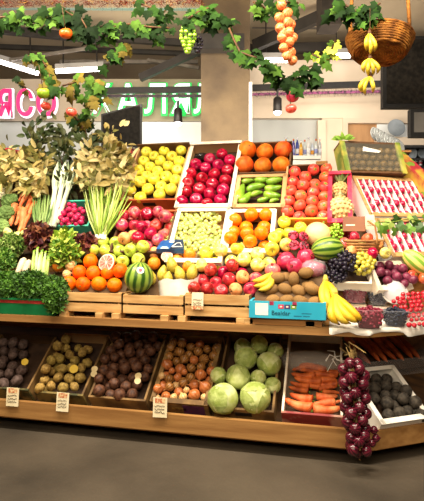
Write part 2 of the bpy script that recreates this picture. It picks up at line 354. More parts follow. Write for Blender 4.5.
for nm, m, e, y0, y1 in (('housing', BLACK, 0, 0, .06), ('display', SCR, 1.6, -.006, .002)):
    mb = MB(); x0, x1 = (-20 + e) * k, (20.5 - e) * k; z0, z1, z2 = (-22 + e) * k, (12 - e) * k, (22.5 - e) * k
    vs = [(x0, y, z) for y in (y0, y1) for z in (0,)]
    mb.add([(x0, y0, z0), (x1, y0, z0), (x1, y0, z2), (x0, y0, z1), (x0, y1, z0), (x1, y1, z0), (x1, y1, z2), (x0, y1, z1)], [(0, 1, 2, 3), (7, 6, 5, 4), (0, 4, 5, 1), (1, 5, 6, 2), (2, 6, 7, 3), (3, 7, 4, 0)]); part(nm, mb, m, t)
# bottles on their shelf
SHELFW = mat('white_shelf', '#e8e4dc', '#f3f0ea', 4, .5)
mb = MB(); pbox(mb, 286, 321, 155.5, 159, 5.0, .3); pbox(mb, 268, 321, 159, 168, 5.02, .26); pbox(mb, 290, 293, 159, 520, 5.05, .05); pbox(mb, 315, 318, 159, 520, 5.05, .05)
single('bottle_shelf', 'white shelf behind the grapefruit and tomato boxes', 'shelf', mb, SHELFW, at(304, 157, 5.1))
BOT = [('clear', '#cfd6d6'), ('pale blue', '#b9c6dc'), ('orange', '#e09a3c'), ('clear', '#d9dedd'), ('violet', '#5a4a92'), ('deep blue', '#3a4aa0'), ('amber', '#d8a03a'), ('clear', '#c9d2d4'), ('pale', '#dadada'), ('pale blue', '#c4cfe0'), ('clear', '#cdd4d6'), ('pale grey', '#c8c8cc')]
for i, (cn, cc) in enumerate(BOT):
    px = 278.5 + i * 3.75; d = 5.12 + .05 * (i % 2); z = ZC + (HY - 155.5) * 5.0 / F; c = at(px, 155, d); c.z = z if i > 1 else z - .03
    t = thing('drink_bottle', f'{cn} plastic bottle, {ORD[i]} along the white shelf from the grapefruit box', 'bottle', c, group='bottles on the white shelf')
    hgt = .16 + .02 * ((i * 7) % 3)
    part('bottle_body', MB().lathe([(.016, 0), (.017, .01), (.017, hgt * .6), (.013, hgt * .75), (.006, hgt * .85), (.006, hgt * .9)], 10), mat('bottle_' + cn.replace(' ', '_') + str(i), cc, cc, 5, .15), t, True)
    part('bottle_cap', MB().lathe([(.008, hgt * .9), (.008, hgt), (0, hgt)], 8), mat('bottle_cap_' + 'abc'[i % 3], ('#f2f2f2', '#d7662c', '#e8e8f4')[i % 3], None, 5, .4), t, True)
    part('bottle_label', MB().lathe([(.0176, hgt * .2), (.0176, hgt * .45)], 10), mat('bottle_label_' + 'abc'[(i + 1) % 3], ('#e9e9f0', '#e6a040', '#8a93c8')[(i + 1) % 3], None, 5, .5), t, True)
# white ware behind the wing: round platters on the hatch and trays in a dark shelf
PLAT = mat('platter_silver', '#b4babd', '#d6dadc', 3, .35)
def platter(px, py, d, rx, lab, tilt=0.):
    c = at(px, py, d); k = d / F; r = rx * k
    t = thing('round_platter', lab, 'platter', c, turn(-FW + UP * .15))
    part('dish', MB().lathe([(0, .0), (r * .3, .0), (r * .34, .004), (r * .6, .004), (r * .64, .009), (r * .92, .011), (r, .016), (r, .008), (0, -.006)], 28), PLAT, t)
    part('rim_band', MB().lathe([(r * .95, .016), (r * 1.02, .02), (r * 1.04, .016), (r * .96, .01)], 28).lathe([(r * .58, .0045), (r * .66, .0125), (r * .7, .0105)], 28).lathe([(r * .26, .001), (r * .33, .006), (r * .38, .0045)], 28), mat('platter_edge', '#5f676d', '#868e94', 4, .4), t, True)
platter(396, 128, 6.9, 8.5, 'round white platter standing in the hatch next to the wooden door')
mb = MB(); pbox(mb, 377, 409, 123, 137, 7.06, .02); single('tile_panel', 'pale tiled panel behind the standing platter', 'panel', mb, PALEP, at(393, 130, 7.06))
t = thing('dish_cabinet', 'dark shelf unit holding trays at the far edge of the stall', 'shelf', at(414, 155, 6.7))
mb = MB(); pbox(mb, 401, 440, 145, 147.5, 6.6, .3); pbox(mb, 401, 403, 147, 168, 6.6, .3); pbox(mb, 401, 440, 158, 160, 6.6, .3); pbox(mb, 401, 440, 166, 168, 6.6, .3); part('shelf_frame', mb, BLACK, t, world=True)
mb = MB(); pbox(mb, 402, 440, 146, 168, 6.9, .02); part('back_panel', mb, mat('shelf_back', '#3a3f45', '#4b5258', 5, .5), t, world=True)
platter(410.5, 153.5, 6.75, 6.2, 'first round silver tray in the dark shelf unit beyond the strawberries')
platter(424, 153.5, 6.75, 6.2, 'second round silver tray in the dark shelf unit, cut by the frame edge')
for i in range(4):
    c = at(405.5 + i * 5, 165.5, 6.7); t = thing('white_cup', f'small white cup, {ORD[i]} from the shelf post under the silver trays', 'cup', c, group='cups in the dark shelf unit')
    part('cup_body', MB().lathe([(.018, 0), (.028, .06), (.026, .06), (.016, .004), (0, .004)], 12), mat('cup_white', '#e6e4e2', '#f2f0ee', 5, .3), t, True)
    part('cup_sleeve', MB().lathe([(.0215, .018), (.0262, .042)], 12), mat('cup_red', '#8c2f38', '#a84450', 5, .5), t, True)

# ------------------------------------------------------------------ the stall
def ridge(h, s):
    """u on frame M at normal offset h where the wing's plane (same offset) cuts it"""
    a = M.to(0, s, h); b = M.to(1, s, h); n = W.N; c = W.O + W.N * h
    da, db = (a - c).dot(n), (b - c).dot(n); return da / (da - db)
stall = thing('market_stall', 'long angled wooden market stall carrying all the produce', 'stall', (0, .4, 0))
XL = -2.7; wd = Vector((math.cos(R(33)), math.sin(R(33)), 0)); wi = Vector((-math.sin(R(33)), math.cos(R(33)), 0)); LEN = 1.1
C0 = Vector((XC, 0, 0))
def slab(z0, z1, front, depth, m, name, x0=XL, sm=False):
    """plan polygon following both fronts, FRONT metres ahead of the counter edge and DEPTH metres deep"""
    t = math.tan(R(16.5))
    def line(o):  # offset polyline: o metres inward
        c = Vector((XC - o * t, o, 0)); return [Vector((x0, o, 0)), c, c + wd * LEN]
    A, B = line(-front), line(depth); vs = []
    for z in (z0, z1):
        for P in (A, B): vs += [p + UP * z for p in P]
    n = 6; fs = []
    for i in (0, 1):
        fs += [(i, i + 1, n + i + 1, n + i), (3 + i + 1, 3 + i, n + 3 + i, n + 3 + i + 1), (n + i, n + i + 1, n + 3 + i + 1, n + 3 + i), (i + 1, i, 3 + i, 3 + i + 1)]
    fs += [(0, n, n + 3, 3), (2, 5, n + 5, n + 2)]
    return part(name, MB().add(vs, fs), m, stall, world=True)
slab(.868, .905, .0, .5, BOARD, 'counter_top')
slab(.872, .912, .012, 0.02, BOARD, 'counter_beam')
slab(.318, .412, .04, -.01, BOARD, 'lower_beam')
slab(.30, .325, .01, .60, WOOD2, 'lower_shelf')
slab(.326, .866, -.62, .65, WOOD2, 'lower_back')
slab(FZ, .299, -.13, .45, mat('plinth_shadow_black', '#0e0c0a', '#181411', 10, .8), 'plinth')  # black colour deepens the shadow band under the stall
def board(fr, pts, th, m, name):
    vs = [fr.to(u, s, n) for n in (pts[0][2], pts[0][2] - th) for u, s, _ in pts]; k = len(pts)
    fs = [tuple(range(k)), tuple(range(2 * k - 1, k - 1, -1))] + [(k + i, k + (i + 1) % k, (i + 1) % k, i) for i in range(k)]
    return part(name, MB().add(vs, fs), m, stall, world=True)
H0 = -.125; sb, st = .22, 1.34
sm_ = .97
board(M, [(XL, sb, H0), (ridge(H0, sb), sb, H0), (ridge(H0, sm_), sm_, H0), (XL, sm_, H0)], .02, DARKW, 'display_board')
board(M, [(XL, sm_ + .004, H0), (.33, sm_ + .004, H0), (.33, 1.2, H0), (XL, 1.2, H0)], .02, DARKW, 'upper_board')
pa, pb = W.loc(M.to(ridge(H0, sb), sb, H0)), W.loc(M.to(ridge(H0, sm_), sm_, H0))
board(W, [(pa.x, pa.y, H0), (pa.x + .95, pa.y, H0), (pa.x + 1.1, pb.y, H0), (pb.x, pb.y, H0)], .02, DARKW, 'display_board')
# riser between counter and display board
a = M.to(XL, sb, H0); b = M.to(ridge(H0, sb), sb, H0); c = W.to(pa.x + .95, pa.y, H0)
mb = MB(); mb.add([a, b, c] + [Vector((p.x, p.y, .9)) for p in (a, b, c)], [(0, 3, 4, 1), (1, 4, 5, 2)]); part('riser_board', mb, WOOD2, stall, world=True)
bsh = at(388, 150, 3.98); part('rear_shelf', MB().box((bsh.x - .14, bsh.y - .06, bsh.z - .03), (bsh.x + .16, bsh.y + .1, bsh.z - .015)), WOOD2, stall, world=True); part('rear_post', MB().box((bsh.x - .02, bsh.y + .0, FZ), (bsh.x + .02, bsh.y + .04, bsh.z - .03)), WOOD2, stall, world=True)
for x in (-2.2, -1.1, 0., .55):
    part('rear_post', MB().box((x - .04, 1.02, FZ), (x + .04, 1.08, 1.9)), WOOD2, stall, world=True)
slabs = [(-.885, .306), (-.66, .306), (-.56, .31), (-.27, .31), (-.17, .31), (.155, .31), (.2, .31), (.52, .31)]
for x, y in slabs: part('spacer_block', MB().box((x - .022, -.004, .905), (x + .022, .09, .94)), WOOD, stall, world=True)
# ------------------------------------------------------------------ produce: unit shapes (radius 1) and their skins
def blob(amp, freq, seed):
    o = Vector((seed * 7.1, seed * 3.3, seed * 1.7)); return lambda p: p * (1 + amp * mnoise.noise(p * freq + o))
def applefn(p):
    r = math.hypot(p.x, p.y); z = p.z * (.93 - .0 * r)
    z -= .34 * math.exp(-(r / .33) ** 2) * (1 if p.z > 0 else -.6); w = 1 + .05 * p.z
    return Vector((p.x * w, p.y * w, z))
def roundfn(p):
    r = math.hypot(p.x, p.y); return Vector((p.x, p.y, p.z * .95 - .08 * math.exp(-(r / .22) ** 2) * (1 if p.z > 0 else -1)))
def tomfn(p):
    r = math.hypot(p.x, p.y); a = math.atan2(p.y, p.x); k = 1 + .03 * math.cos(5 * a) * (p.z > 0); return Vector((p.x * k, p.y * k, p.z * .82 - .14 * math.exp(-(r / .25) ** 2) * (1 if p.z > 0 else -.3)))
def pearfn(p):
    z = p.z; r = 1 - .42 * max(0, z + .1) ** 1.1; return Vector((p.x * r * .88, p.y * r * .88, z * 1.28 + (.1 if z > 0 else 0)))
def onionfn(p):
    r = math.hypot(p.x, p.y); return Vector((p.x, p.y, p.z * .86 + .42 * math.exp(-(r / .2) ** 2) * (1 if p.z > 0 else -.25)))
def pomfn(p):
    a = math.atan2(p.y, p.x); return Vector((p.x * (1 + .03 * math.cos(6 * a)), p.y * (1 + .03 * math.cos(6 * a)), p.z * .93))
SH = {}
def shape(key, m, fn=None, n=18, k=12):
    SH[key] = (MB().ball((0, 0, 0), 1, n, k, 0, fn), m); return key
def skin(key, base, m):
    SH[key] = (SH[base][0], m)
_me = {}
def smesh(key):
    if key not in _me: _me[key] = SH[key][0].mesh(key, SH[key][1])
    return _me[key]
def strip(key, mb, m): SH[key] = (mb, m); return key
# little parts in the same unit space
strip('p_stem', MB().tube([(0, 0, .55), (.03, 0, .8), (.1, .02, 1.05)], [.05, .045, .06], 6), STEM)
strip('p_calyx_dot', MB().lathe([(.12, .84), (.07, .9), (0, .87)], 8), mat('calyx_brown', '#5a4520', '#7a6430', 20, .8))
mb = MB()
for i in range(5):
    a = i * 1.2566; mb.leaf((0, 0, .74), (math.cos(a), math.sin(a), .12), (0, 0, 1), .42, .16, .2)
mb.tube([(0, 0, .7), (.02, 0, .95)], .05, 5); strip('p_star', mb, GSTEM)
strip('p_scar', MB().lathe([(.1, .93), (.06, .955), (0, .93)], 8), mat('scar_green', '#7c8a35', '#96a04a', 20, .8))
mb = MB()
for i in range(6):
    a = i * 1.047; mb.leaf((math.cos(a) * .14, math.sin(a) * .14, .85), (math.cos(a) * .35, math.sin(a) * .35, 1), (math.cos(a), math.sin(a), 0), .3, .2, .35)
mb.lathe([(.22, .82), (.16, 1.0), (.19, 1.06), (.1, 1.0), (0, .98)], 10); strip('p_crown', mb, mat('pome_crown', '#8a2230', '#b04a40', 20, .6))
strip('p_root', MB().tube([(0, 0, 1.0), (.04, .02, 1.25), (.12, .0, 1.5)], [.12, .05, .015], 6), mat('dry_tip', '#b98a4a', '#d8b47a', 20, .8))
# skins
shape('apple_yellow', mat('yellow_apple_skin', '#d8c426', '#ecdc50', 2.2, .35, .08, hue=.012, coat=.2), applefn)
skin('apple_green', 'apple_yellow', mat('green_apple_skin', '#a9bd30', '#cfd860', 2.2, .3, .1, hue=.015, coat=.3))
skin('apple_pale', 'apple_yellow', mat('pale_apple_skin', '#d9cf4c', '#efe48c', 2.2, .35, .08, hue=.015, coat=.25))
skin('apple_dark', 'apple_yellow', mat('dark_apple_skin', '#8a0426', '#c4163f', 2.6, .22, .18, coat=.4, hue=.008))
skin('apple_pink', 'apple_yellow', mat('pink_apple_skin', '#c02848', '#e89a78', 1.5, .35, .12, coat=.2, hue=.015, lo=.42, hi=.72))
skin('peach', 'apple_yellow', mat('peach_skin', '#e88a4a', '#f2b878', 1.6, .6, .08))
skin('nectarine', 'apple_yellow', mat('nectarine_skin', '#98122a', '#cf3a3c', 1.8, .32, .16, coat=.25, hue=.01))
shape('orange', mat('orange_skin', '#e85c02', '#f47a0c', 2, .45, .07, .08, 16, hue=.008, spec=.2), roundfn)
skin('pomelo', 'orange', mat('grapefruit_skin', '#dc4c12', '#f0822c', 1.2, .45, .08, .08, 22, hue=.012, spec=.2))
skin('persimmon', 'orange', mat('persimmon_skin', '#ec6a04', '#f68c14', 1.8, .35, .06, coat=.15, spec=.25))
skin('plum', 'orange', mat('plum_skin', '#5c1830', '#9a4660', 1.6, .4, .15, lo=.3, hi=.75))
skin('cherry', 'orange', mat('cherry_skin', '#a80f26', '#d8303c', 2, .2, .2, coat=.4))
skin('mandarin', 'orange', mat('mandarin_skin', '#f07a10', '#f99a30', 2, .4, .05, .2, 16))
shape('tomato', mat('tomato_skin', '#da4028', '#ee6e4e', 1.6, .28, .1, coat=.3, hue=.01), tomfn)
skin('tomato_orange', 'tomato', mat('orange_tomato_skin', '#d8480e', '#ea6420', 1.6, .35, .05))
skin('apple_lime', 'apple_yellow', mat('lime_apple_skin', '#6f901a', '#98b02e', 1.6, .4, .05))
shape('pear', mat('pear_skin', '#b09a2c', '#cdb84c', 3, .45, .1, spots=('#8a7424', 9, .07)), pearfn)
shape('pomegranate', mat('pomegranate_skin', '#c01c44', '#dc4464', 1.6, .3, .08, coat=.3), pomfn, 24, 14)
skin('pomegranate_pink', 'pomegranate', mat('pomegranate_pink_skin', '#d84a5c', '#f08a7c', 1.6, .35, .08, coat=.3))
for i in range(3):
    shape(f'kiwi{i}', mat('kiwi_skin', '#7c5a2e', '#987444', 14, .8, .14, .1, 40, detail=5), (lambda q: (lambda p: Vector((q(p).x * .86, q(p).y * .86, q(p).z * 1.14))))(blob(.05, 1.5, i)))
    shape(f'potato{i}', mat('potato_skin', '#7d642c', '#b3964e', 2.5, .7, .14, .06, 10, spots=('#4a3818', 5, .1), hue=.01), (lambda q: (lambda p: Vector((q(p).x, q(p).y * .85, q(p).z * .82))))(blob(.16, 1.6, i + 4)))
    SH[f'darkpotato{i}'] = (SH[f'potato{i}'][0], mat('dark_potato_skin', '#3f2e26', '#64504a', 2.5, .7, .16, .06, 10))
    shape(f'beet{i}', mat('beet_skin', '#36190e', '#6c4630', 2.0, .6, .2, .08, 9, spots=('#1e0f0c', 4, .1)), blob(.1, 1.6, i + 9))
    SH[f'radish_black{i}'] = (SH[f'beet{i}'][0], mat('black_radish_skin', '#2a2520', '#524a40', 2.0, .75, .15, .08, 9))
    shape(f'cabbage{i}', mat('cabbage_skin', '#b4c064', '#dfe6a8', 1.6, .5, .08, .25, 3, detail=5), blob(.06, 1.3, i + 20), 28, 18)
shape('onion', stripes('onion_skin', '#ae602e', '#c87844', 11, 1.0, .3, .1, .9, 1.5, .18), onionfn)
skin('onion_pale', 'onion', stripes('pale_onion_skin', '#cf9a5c', '#e8c48a', 11, 1.0, .35, .1, .9, 1.5, .1))
skin('onion_brown', 'onion', stripes('brown_onion_skin', '#7a4a20', '#b07c3e', 11, 1.0, .4, .1, .9, 1.5, .15))
skin('onion_red', 'onion', stripes('red_onion_skin', '#360a16', '#661c2e', 9, 1.2, .22, .1, .9, 1.5, .2))
skin('onion_orange', 'onion', stripes('orange_onion_skin', '#c8622e', '#de8650', 10, 1.0, .4, .1, .9, 1.5, .1))
shape('grape', mat('black_grape_skin', '#0c0a14', '#2a2234', 2, .38, .3), roundfn, 12, 8)
skin('grape_yellow', 'grape', mat('yellow_grape_skin', '#b8a82c', '#d8cc5c', 2, .3, .12, coat=.3))
skin('grape_green', 'grape', mat('green_grape_skin', '#7fae28', '#a8d044', 2, .3, .12, coat=.3))
skin('grape_pale', 'grape', mat('pale_grape_skin', '#b4be50', '#dfe090', 2, .35, .1, coat=.2, hue=.03))
skin('radish', 'grape', mat('radish_skin', '#b80f46', '#e03a70', 1.5, .3, .12, coat=.2))
def rtan(fr): return (fr.N * 1.0 - fr.S * .25).normalized()

REG = []; LAST = [None]
def add(key, pos, r, label, cat, name, group, fr, lie=0., parts=(), orient=None, fixed=False, box=None):
    REG.append(dict(key=key, p=Vector(pos), h=Vector(pos), r=r, label=label, cat=cat, name=name, group=group, fr=fr, lie=lie, parts=parts, orient=orient, fixed=fixed, box=box))
def rows(keys, fr, rowlist, r, noun, where, anchor, name, cat, group, h=0., parts=(), lie=.5, rv=.05, inbox=True):
    n = len(rowlist)
    for i, row in enumerate(rowlist):
        row = sorted(row, key=lambda q: q[0])
        for j, it in enumerate(row):
            px, py = it[0], it[1]; kk = RND.choice(keys) if isinstance(keys, (list, tuple)) else keys; nn = noun
            if len(it) > 2 and it[2]: kk = it[2]
            if len(it) > 3 and it[3]: nn = it[3]
            rr = r * (it[4] if len(it) > 4 else 1 + RND.uniform(-rv, rv))
            if len(row) == 1: lb = f'{nn} alone in the {rowname(i, n)} row {where}'
            else: lb = f'{nn}, {ORD[j]} from the {anchor} in the {rowname(i, n)} row {where}'
            add(kk, hit(fr, px, py, h), rr, lb, cat if nn == noun else nn.split()[-1], name if nn == noun else '_'.join(nn.split()[-2:]) , group, fr, lie, parts, box=LAST[0] if inbox else None)
def settle(iters=170):
    import numpy as np
    P = np.array([list(o['p']) for o in REG]); H = P.copy(); r = np.array([o['r'] for o in REG]) * 1.004
    Nn = np.array([list(o['fr'].N) for o in REG]); n = len(REG)
    P += Nn * (np.random.RandomState(3).rand(n, 1) - .5) * .012
    d2 = ((H[:, None] - H[None]) ** 2).sum(-1); I, J = np.where(np.triu(d2 < (r[:, None] + r[None] + .06) ** 2, 1))
    BX = [(o, i) for i, o in enumerate(REG) if o['box'] is not None]
    for it in range(iters):
        D = P[J] - P[I]; L_ = np.linalg.norm(D, axis=1) + 1e-9; ov = (r[I] + r[J] - L_); k = ov > 0
        push = (D[k] / L_[k, None]) * (ov[k, None] * .5)
        acc = np.zeros_like(P); np.add.at(acc, I[k], -push); np.add.at(acc, J[k], push)
        P += acc * .75
        if it < iters * .5: P += (H - P) * .02
        for o, i in BX:
            fr, u0, u1, s0, s1, n0 = o['box']; q = fr.loc(Vector(P[i])); rr = o['r'] * .4
            P[i] = list(fr.to(min(max(q.x, u0 + rr), u1 - rr), min(max(q.y, s0 + rr), s1 - rr), max(q.z, n0 + rr)))
    for o, p in zip(REG, P): o['p'] = Vector(p)
def emit():
    for o in REG:
        o['r'] *= .98
        fr = o['fr']; nz = rtan(fr)
        if o['orient'] is not None: q = o['orient']
        else:
            rv = Vector((RND.uniform(-1, 1), RND.uniform(-1, 1), RND.uniform(-1, 1)))
            q = turn(nz * (1 - o['lie']) + rv * o['lie'], RND.uniform(0, 6.28))
        t = link(o['name'], smesh(o['key']), None, o['p'], q, o['r']); tag(t, o['label'], o['cat'], o['group'])
        for nm, k2 in o['parts']: link(nm, smesh(k2), t)

# ------------------------------------------------------------------ containers
def crate(name, label, cat, fr, u0, u1, s0, s1, n0, n1, mats, th=.012, floor=.02, back=0., slats=0, group=None, rimm=None, extra=None, slot=False):
    """open box on frame FR; MATS = (front, side, back, floor)"""
    t = thing(name, label, cat, fr.to((u0 + u1) / 2, (s0 + s1) / 2, n0), fr.rot, group)
    hu, hs, H = (u1 - u0) / 2, (s1 - s0) / 2, n1 - n0; mf, ms, mk, ml = mats
    def wall(nm, a, b, m):
        mb = MB()
        if slats and nm in ('front_panel', 'back_panel'):
            g = .012; z0, z1 = a[2], b[2]; hh = (z1 - z0 - g * (slats - 1)) / slats
            for i in range(slats): mb.box((a[0], a[1], z0 + i * (hh + g)), (b[0], b[1], z0 + i * (hh + g) + hh))
        else: mb.box(a, b)
        return part(nm, mb, m, t)
    fp = wall('front_panel', (-hu, -hs, 0), (hu, -hs + th, H), mf)
    wall('back_panel', (-hu, hs - th, 0), (hu, hs, H + back), mk)
    wall('side_panel', (-hu, -hs + th, 0), (-hu + th, hs - th, H), ms); wall('side_panel', (hu - th, -hs + th, 0), (hu, hs - th, H), ms)
    part('bottom_panel', MB().box((-hu + th, -hs + th, floor - .01), (hu - th, hs - th, floor)), ml, t)
    if slats:
        for sx in (-1, 1): part('corner_post', MB().box((sx * (hu - .012) - .012, -hs + th, 0), (sx * (hu - .012) + .012, -hs + th + .024, H + .004)), mf, t)
    if rimm:
        for a, b in (((-hu - .004, -hs - .004, H), (-hu + .022, hs, H + .006)), ((hu - .022, -hs - .004, H), (hu + .004, hs, H + .006)), ((-hu, -hs - .006, H), (hu, -hs + .024, H + .006)), ((-hu, hs - .022, H + back), (hu, hs + .004, H + back + .006))):
            part('folded_rim', MB().box(a, b), rimm, t)
    if slot: part('handle_hole', MB().box((-.045, -hs - .002, H * .55), (.045, -hs + .001, H * .78)), BLACK, fp)
    LAST[0] = (fr, u0 + th, u1 - th, s0 + th, s1 - th, n0 + floor)
    return t, fp
def crate_px(name, label, cat, fr, xl, xr, yf, yb, mats, n0=-.105, n1=.02, h=None, **kw):
    h = n1 if h is None else h
    a, b, c = us(fr, xl, yf, h), us(fr, xr, yf, h), us(fr, (xl + xr) / 2 + 8, yb, h)
    return crate(name, label, cat, fr, a.x, b.x, (a.y + b.y) / 2, c.y, n0, n1, mats, **kw)
def textmesh(s, width, m, name, parent, mtx):
    cu = bpy.data.curves.new('glyphs', 'FONT'); cu.body = s; cu.size = 1; cu.extrude = .01
    tmp = bpy.data.objects.new('tmp', cu); COL.objects.link(tmp); dg = bpy.context.evaluated_depsgraph_get(); dg.update()
    me = bpy.data.meshes.new_from_object(tmp.evaluated_get(dg)); bpy.data.objects.remove(tmp)
    xs = [v.co.x for v in me.vertices]; k = width / (max(xs) - min(xs)); x0 = (max(xs) + min(xs)) / 2
    for v in me.vertices: v.co = mtx @ (Vector(((v.co.x - x0) * k, v.co.y * k, v.co.z * .03)))
    me.materials.clear(); me.materials.append(m); me.name = name
    return link(name, me, parent)
FACE = Matrix(((1, 0, 0), (0, 0, -1), (0, 1, 0)))     # text plane -> upright plane facing -Y
def price_tag(label, pos, w, h, tilt, yaw=0., pic=True, orange_foot=False):
    t = thing('price_tag', label, 'price tag', pos, Euler((R(tilt), 0, yaw)).to_quaternion(), None)
    part('card', MB().box((-w / 2, 0, -h / 2), (w / 2, .002, h / 2)), TAGW, t)
    if pic: part('printed_picture', MB().box((-w * .36, -.0012, h * .22), (w * .36, 0, h * .46)), TAGO, t)
    if orange_foot: part('printed_footer', MB().box((-w / 2, -.0012, -h / 2), (w / 2, 0, -h * .3)), TAGO, t)
    rr = random.Random(int(abs(pos[0]) * 1e4)); mb = MB()
    for z in (.08, -.1, -.24):
        x = -w * .38; pts = []
        while x < w * .36:
            pts.append((x, -.002, h * z + rr.uniform(-.05, .05) * h)); x += w * rr.uniform(.04, .08)
        mb.tube(pts, w * .016, 4)
    part('handwriting', mb, INK, t); return t
def leafball(name, label, cat, pos, r, n, ln, wd, mats, fr=M, squash=(1, 1, 1), group=None, stem=None, seed=1, droop=.4, up=.0, kindof='leaf', inner=True, kind=None):
    rr = random.Random(seed); t = thing(name, label, cat, pos, None, group); mb = MB()
    ax = fr.N; core = MB().ball((0, 0, 0), (r * .62 * squash[0], r * .62 * squash[1], r * .62 * squash[2]), 12, 8, 0, blob(.2, 2, seed))
    for i in range(n):
        d = Vector((rr.gauss(0, 1), rr.gauss(0, 1), rr.gauss(0, 1))).normalized()
        if d.dot(ax) < -.35: d = -d
        rad = rr.uniform(.5, 1.) ** .5; p = Vector((d.x * squash[0], d.y * squash[1], d.z * squash[2])) * r * rad * .85
        dr = (d + Vector((rr.gauss(0, .55), rr.gauss(0, .55), rr.gauss(0, .55) + up))).normalized(); nn = (d * .5 + Vector((rr.gauss(0, .5), rr.gauss(0, .5), rr.gauss(0, .5)))).normalized(); L_ = ln * rr.uniform(.7, 1.25)
        if kindof == 'vine': mb.vine(p, dr, nn, L_, rr.randrange(len(mats)))
        elif kindof == 'sprig':
            for a in (-.9, 0, .9):
                q = Quaternion(nn, a) @ dr; mb.leaf(p + q * L_ * .1, q, nn, L_ * .8, wd, droop, rr.randrange(len(mats)), .3, 2)
        elif kindof == 'frill':
            mb.leaf(p, dr, nn, L_, wd * rr.uniform(.8, 1.2), droop + rr.uniform(-.4, .5), rr.randrange(len(mats)), rr.uniform(-.6, .8), 3)
        else: mb.leaf(p, dr, nn, L_, wd * rr.uniform(.8, 1.2), droop * rr.uniform(.2, 1.6), rr.randrange(len(mats)), rr.uniform(.1, .5), 3)
    part('foliage', mb, mats, t)
    if inner: part('heart', core, mats[0], t, True)
    if stem:
        mb = MB(); pts = stem
        for i in range(7):
            o = Vector((rr.uniform(-1, 1), rr.uniform(-1, 1), rr.uniform(-1, 1))) * .012; mb.tube([Vector(p) + o * (1 if k else .6) for k, p in enumerate(pts)], .004, 5)
        part('stems', mb, GSTEM, t) if 0 else part('stalk_bundle', mb, GSTEM, t)
    return t
def lobes_px(keys, fr, pts, h): return [hit(fr, x, y, h) for x, y in pts]
def spindle(p0, p1): # transform for a unit shape that runs along Z from 0 to 1
    p0, p1 = Vector(p0), Vector(p1); return p0, turn(p1 - p0, RND.uniform(0, 6.28)), (p1 - p0).length
def zoomed(x0, y0, k): return lambda *a: [(x0 + p[0] / k, y0 + p[1] / k) + tuple(p[2:]) for p in a]
# ================================================================== top tier of boxes
crate_px('cardboard_box', 'red-brown cardboard box tilted on the top tier full of yellow apples', 'box', M, 120, 176, 200, 147, (CARDO, CARD, CARDD, LINER), back=.035, slot=True, floor=.05)
Z = zoomed(120, 135, 6.06); ST = (('stem', 'p_stem'),);
def R_(keys, fr, rl, r, noun, where, anchor, name, cat, group, **k): rows(keys, fr, rl, r, noun, where, anchor, name, cat, group, **k)
R_('apple_yellow', M, [Z((65, 334), (135, 365), (245, 355)), Z((78, 280), (118, 290), (158, 314), (248, 314), (300, 326)), Z((168, 248), (212, 283), (272, 255), (328, 275)), Z((128, 222), (232, 222), (340, 220)), Z((145, 160), (190, 192), (292, 192), (353, 165)), Z((162, 100), (208, 130), (250, 158), (310, 130), (362, 98), (268, 97))],
   .043, 'yellow apple', 'in the red-brown box', 'bay leaves', 'yellow_apple', 'apple', 'yellow apples in the red-brown box', parts=ST, lie=.35, rv=.06)
crate_px('cardboard_box', 'white-rimmed cardboard box tilted on the top tier full of dark red apples', 'box', M, 175, 231, 207, 144, (CARDL, CARD, CARD, LINER), rimm=CARDL, back=.015, slot=True, floor=.05)
Z = zoomed(175, 135, 6.06)
R_('apple_dark', M, [Z((45, 396), (128, 390), (198, 408), (275, 392)), Z((70, 350), (155, 330), (210, 362), (287, 340)), Z((80, 290), (165, 262), (226, 302), (302, 278)), Z((98, 235), (185, 200), (238, 238), (320, 215)), Z((126, 178), (210, 145), (262, 182), (332, 155)), Z((285, 116))],
   .044, 'dark red apple', 'in the white-rimmed box', 'yellow apples', 'dark_red_apple', 'apple', 'dark red apples in the white-rimmed box', parts=ST, lie=.5)
t = MB().ball(hit(M, 202, 157, -.02), (.05, .05, .03), 10, 6, 0, blob(.3, 3, 2)); single('dark_wrapper', 'crumpled dark plastic wrapper at the back of the dark red apple box', 'wrapper', t, clear('dark_film', '#2a2624', .85, .15), hit(M, 202, 157, -.05))
crate_px('cardboard_box', 'dark box at the top of the stall holding six big grapefruits', 'box', M, 235, 290, 173, 145, (CARDD, CARDD, CARDD, LINER), n0=-.11, n1=.0, back=.03, floor=.04)
Z = zoomed(230, 135, 6.06)
R_('pomelo', M, [Z((92, 182), (200, 186), (305, 182)), Z((110, 90), (212, 100), (316, 90))], .064, 'big orange grapefruit', 'of the dark box', 'red apples', 'grapefruit', 'grapefruit', 'big grapefruits in the dark box', parts=(('stem_scar', 'p_calyx_dot'),), lie=.4, inbox=False)
crate_px('cardboard_box', 'small cardboard box of long green avocados below the grapefruits', 'box', M, 233, 284, 207, 175, (CARD, CARD, CARD, LINER), rimm=CARD, floor=.05)
AVO = mat('avocado_skin', '#5c8a1c', '#96b83a', 2, .25, .12, coat=.4, hue=.01)
strip('avocado', MB().lathe([(0, 0), (.07, .01), (.13, .06), (.175, .2), (.19, .38), (.165, .62), (.115, .84), (.06, .96), (.02, 1.0), (0, 1.0)], 14, fn=lambda p: Vector((p.x + .06 * math.sin(p.z * 3), p.y, p.z))), AVO)
strip('p_nub', MB().tube([(.0, 0, .98), (.01, 0, 1.05)], .018, 5), STEM)
Z = zoomed(230, 135, 6.06)
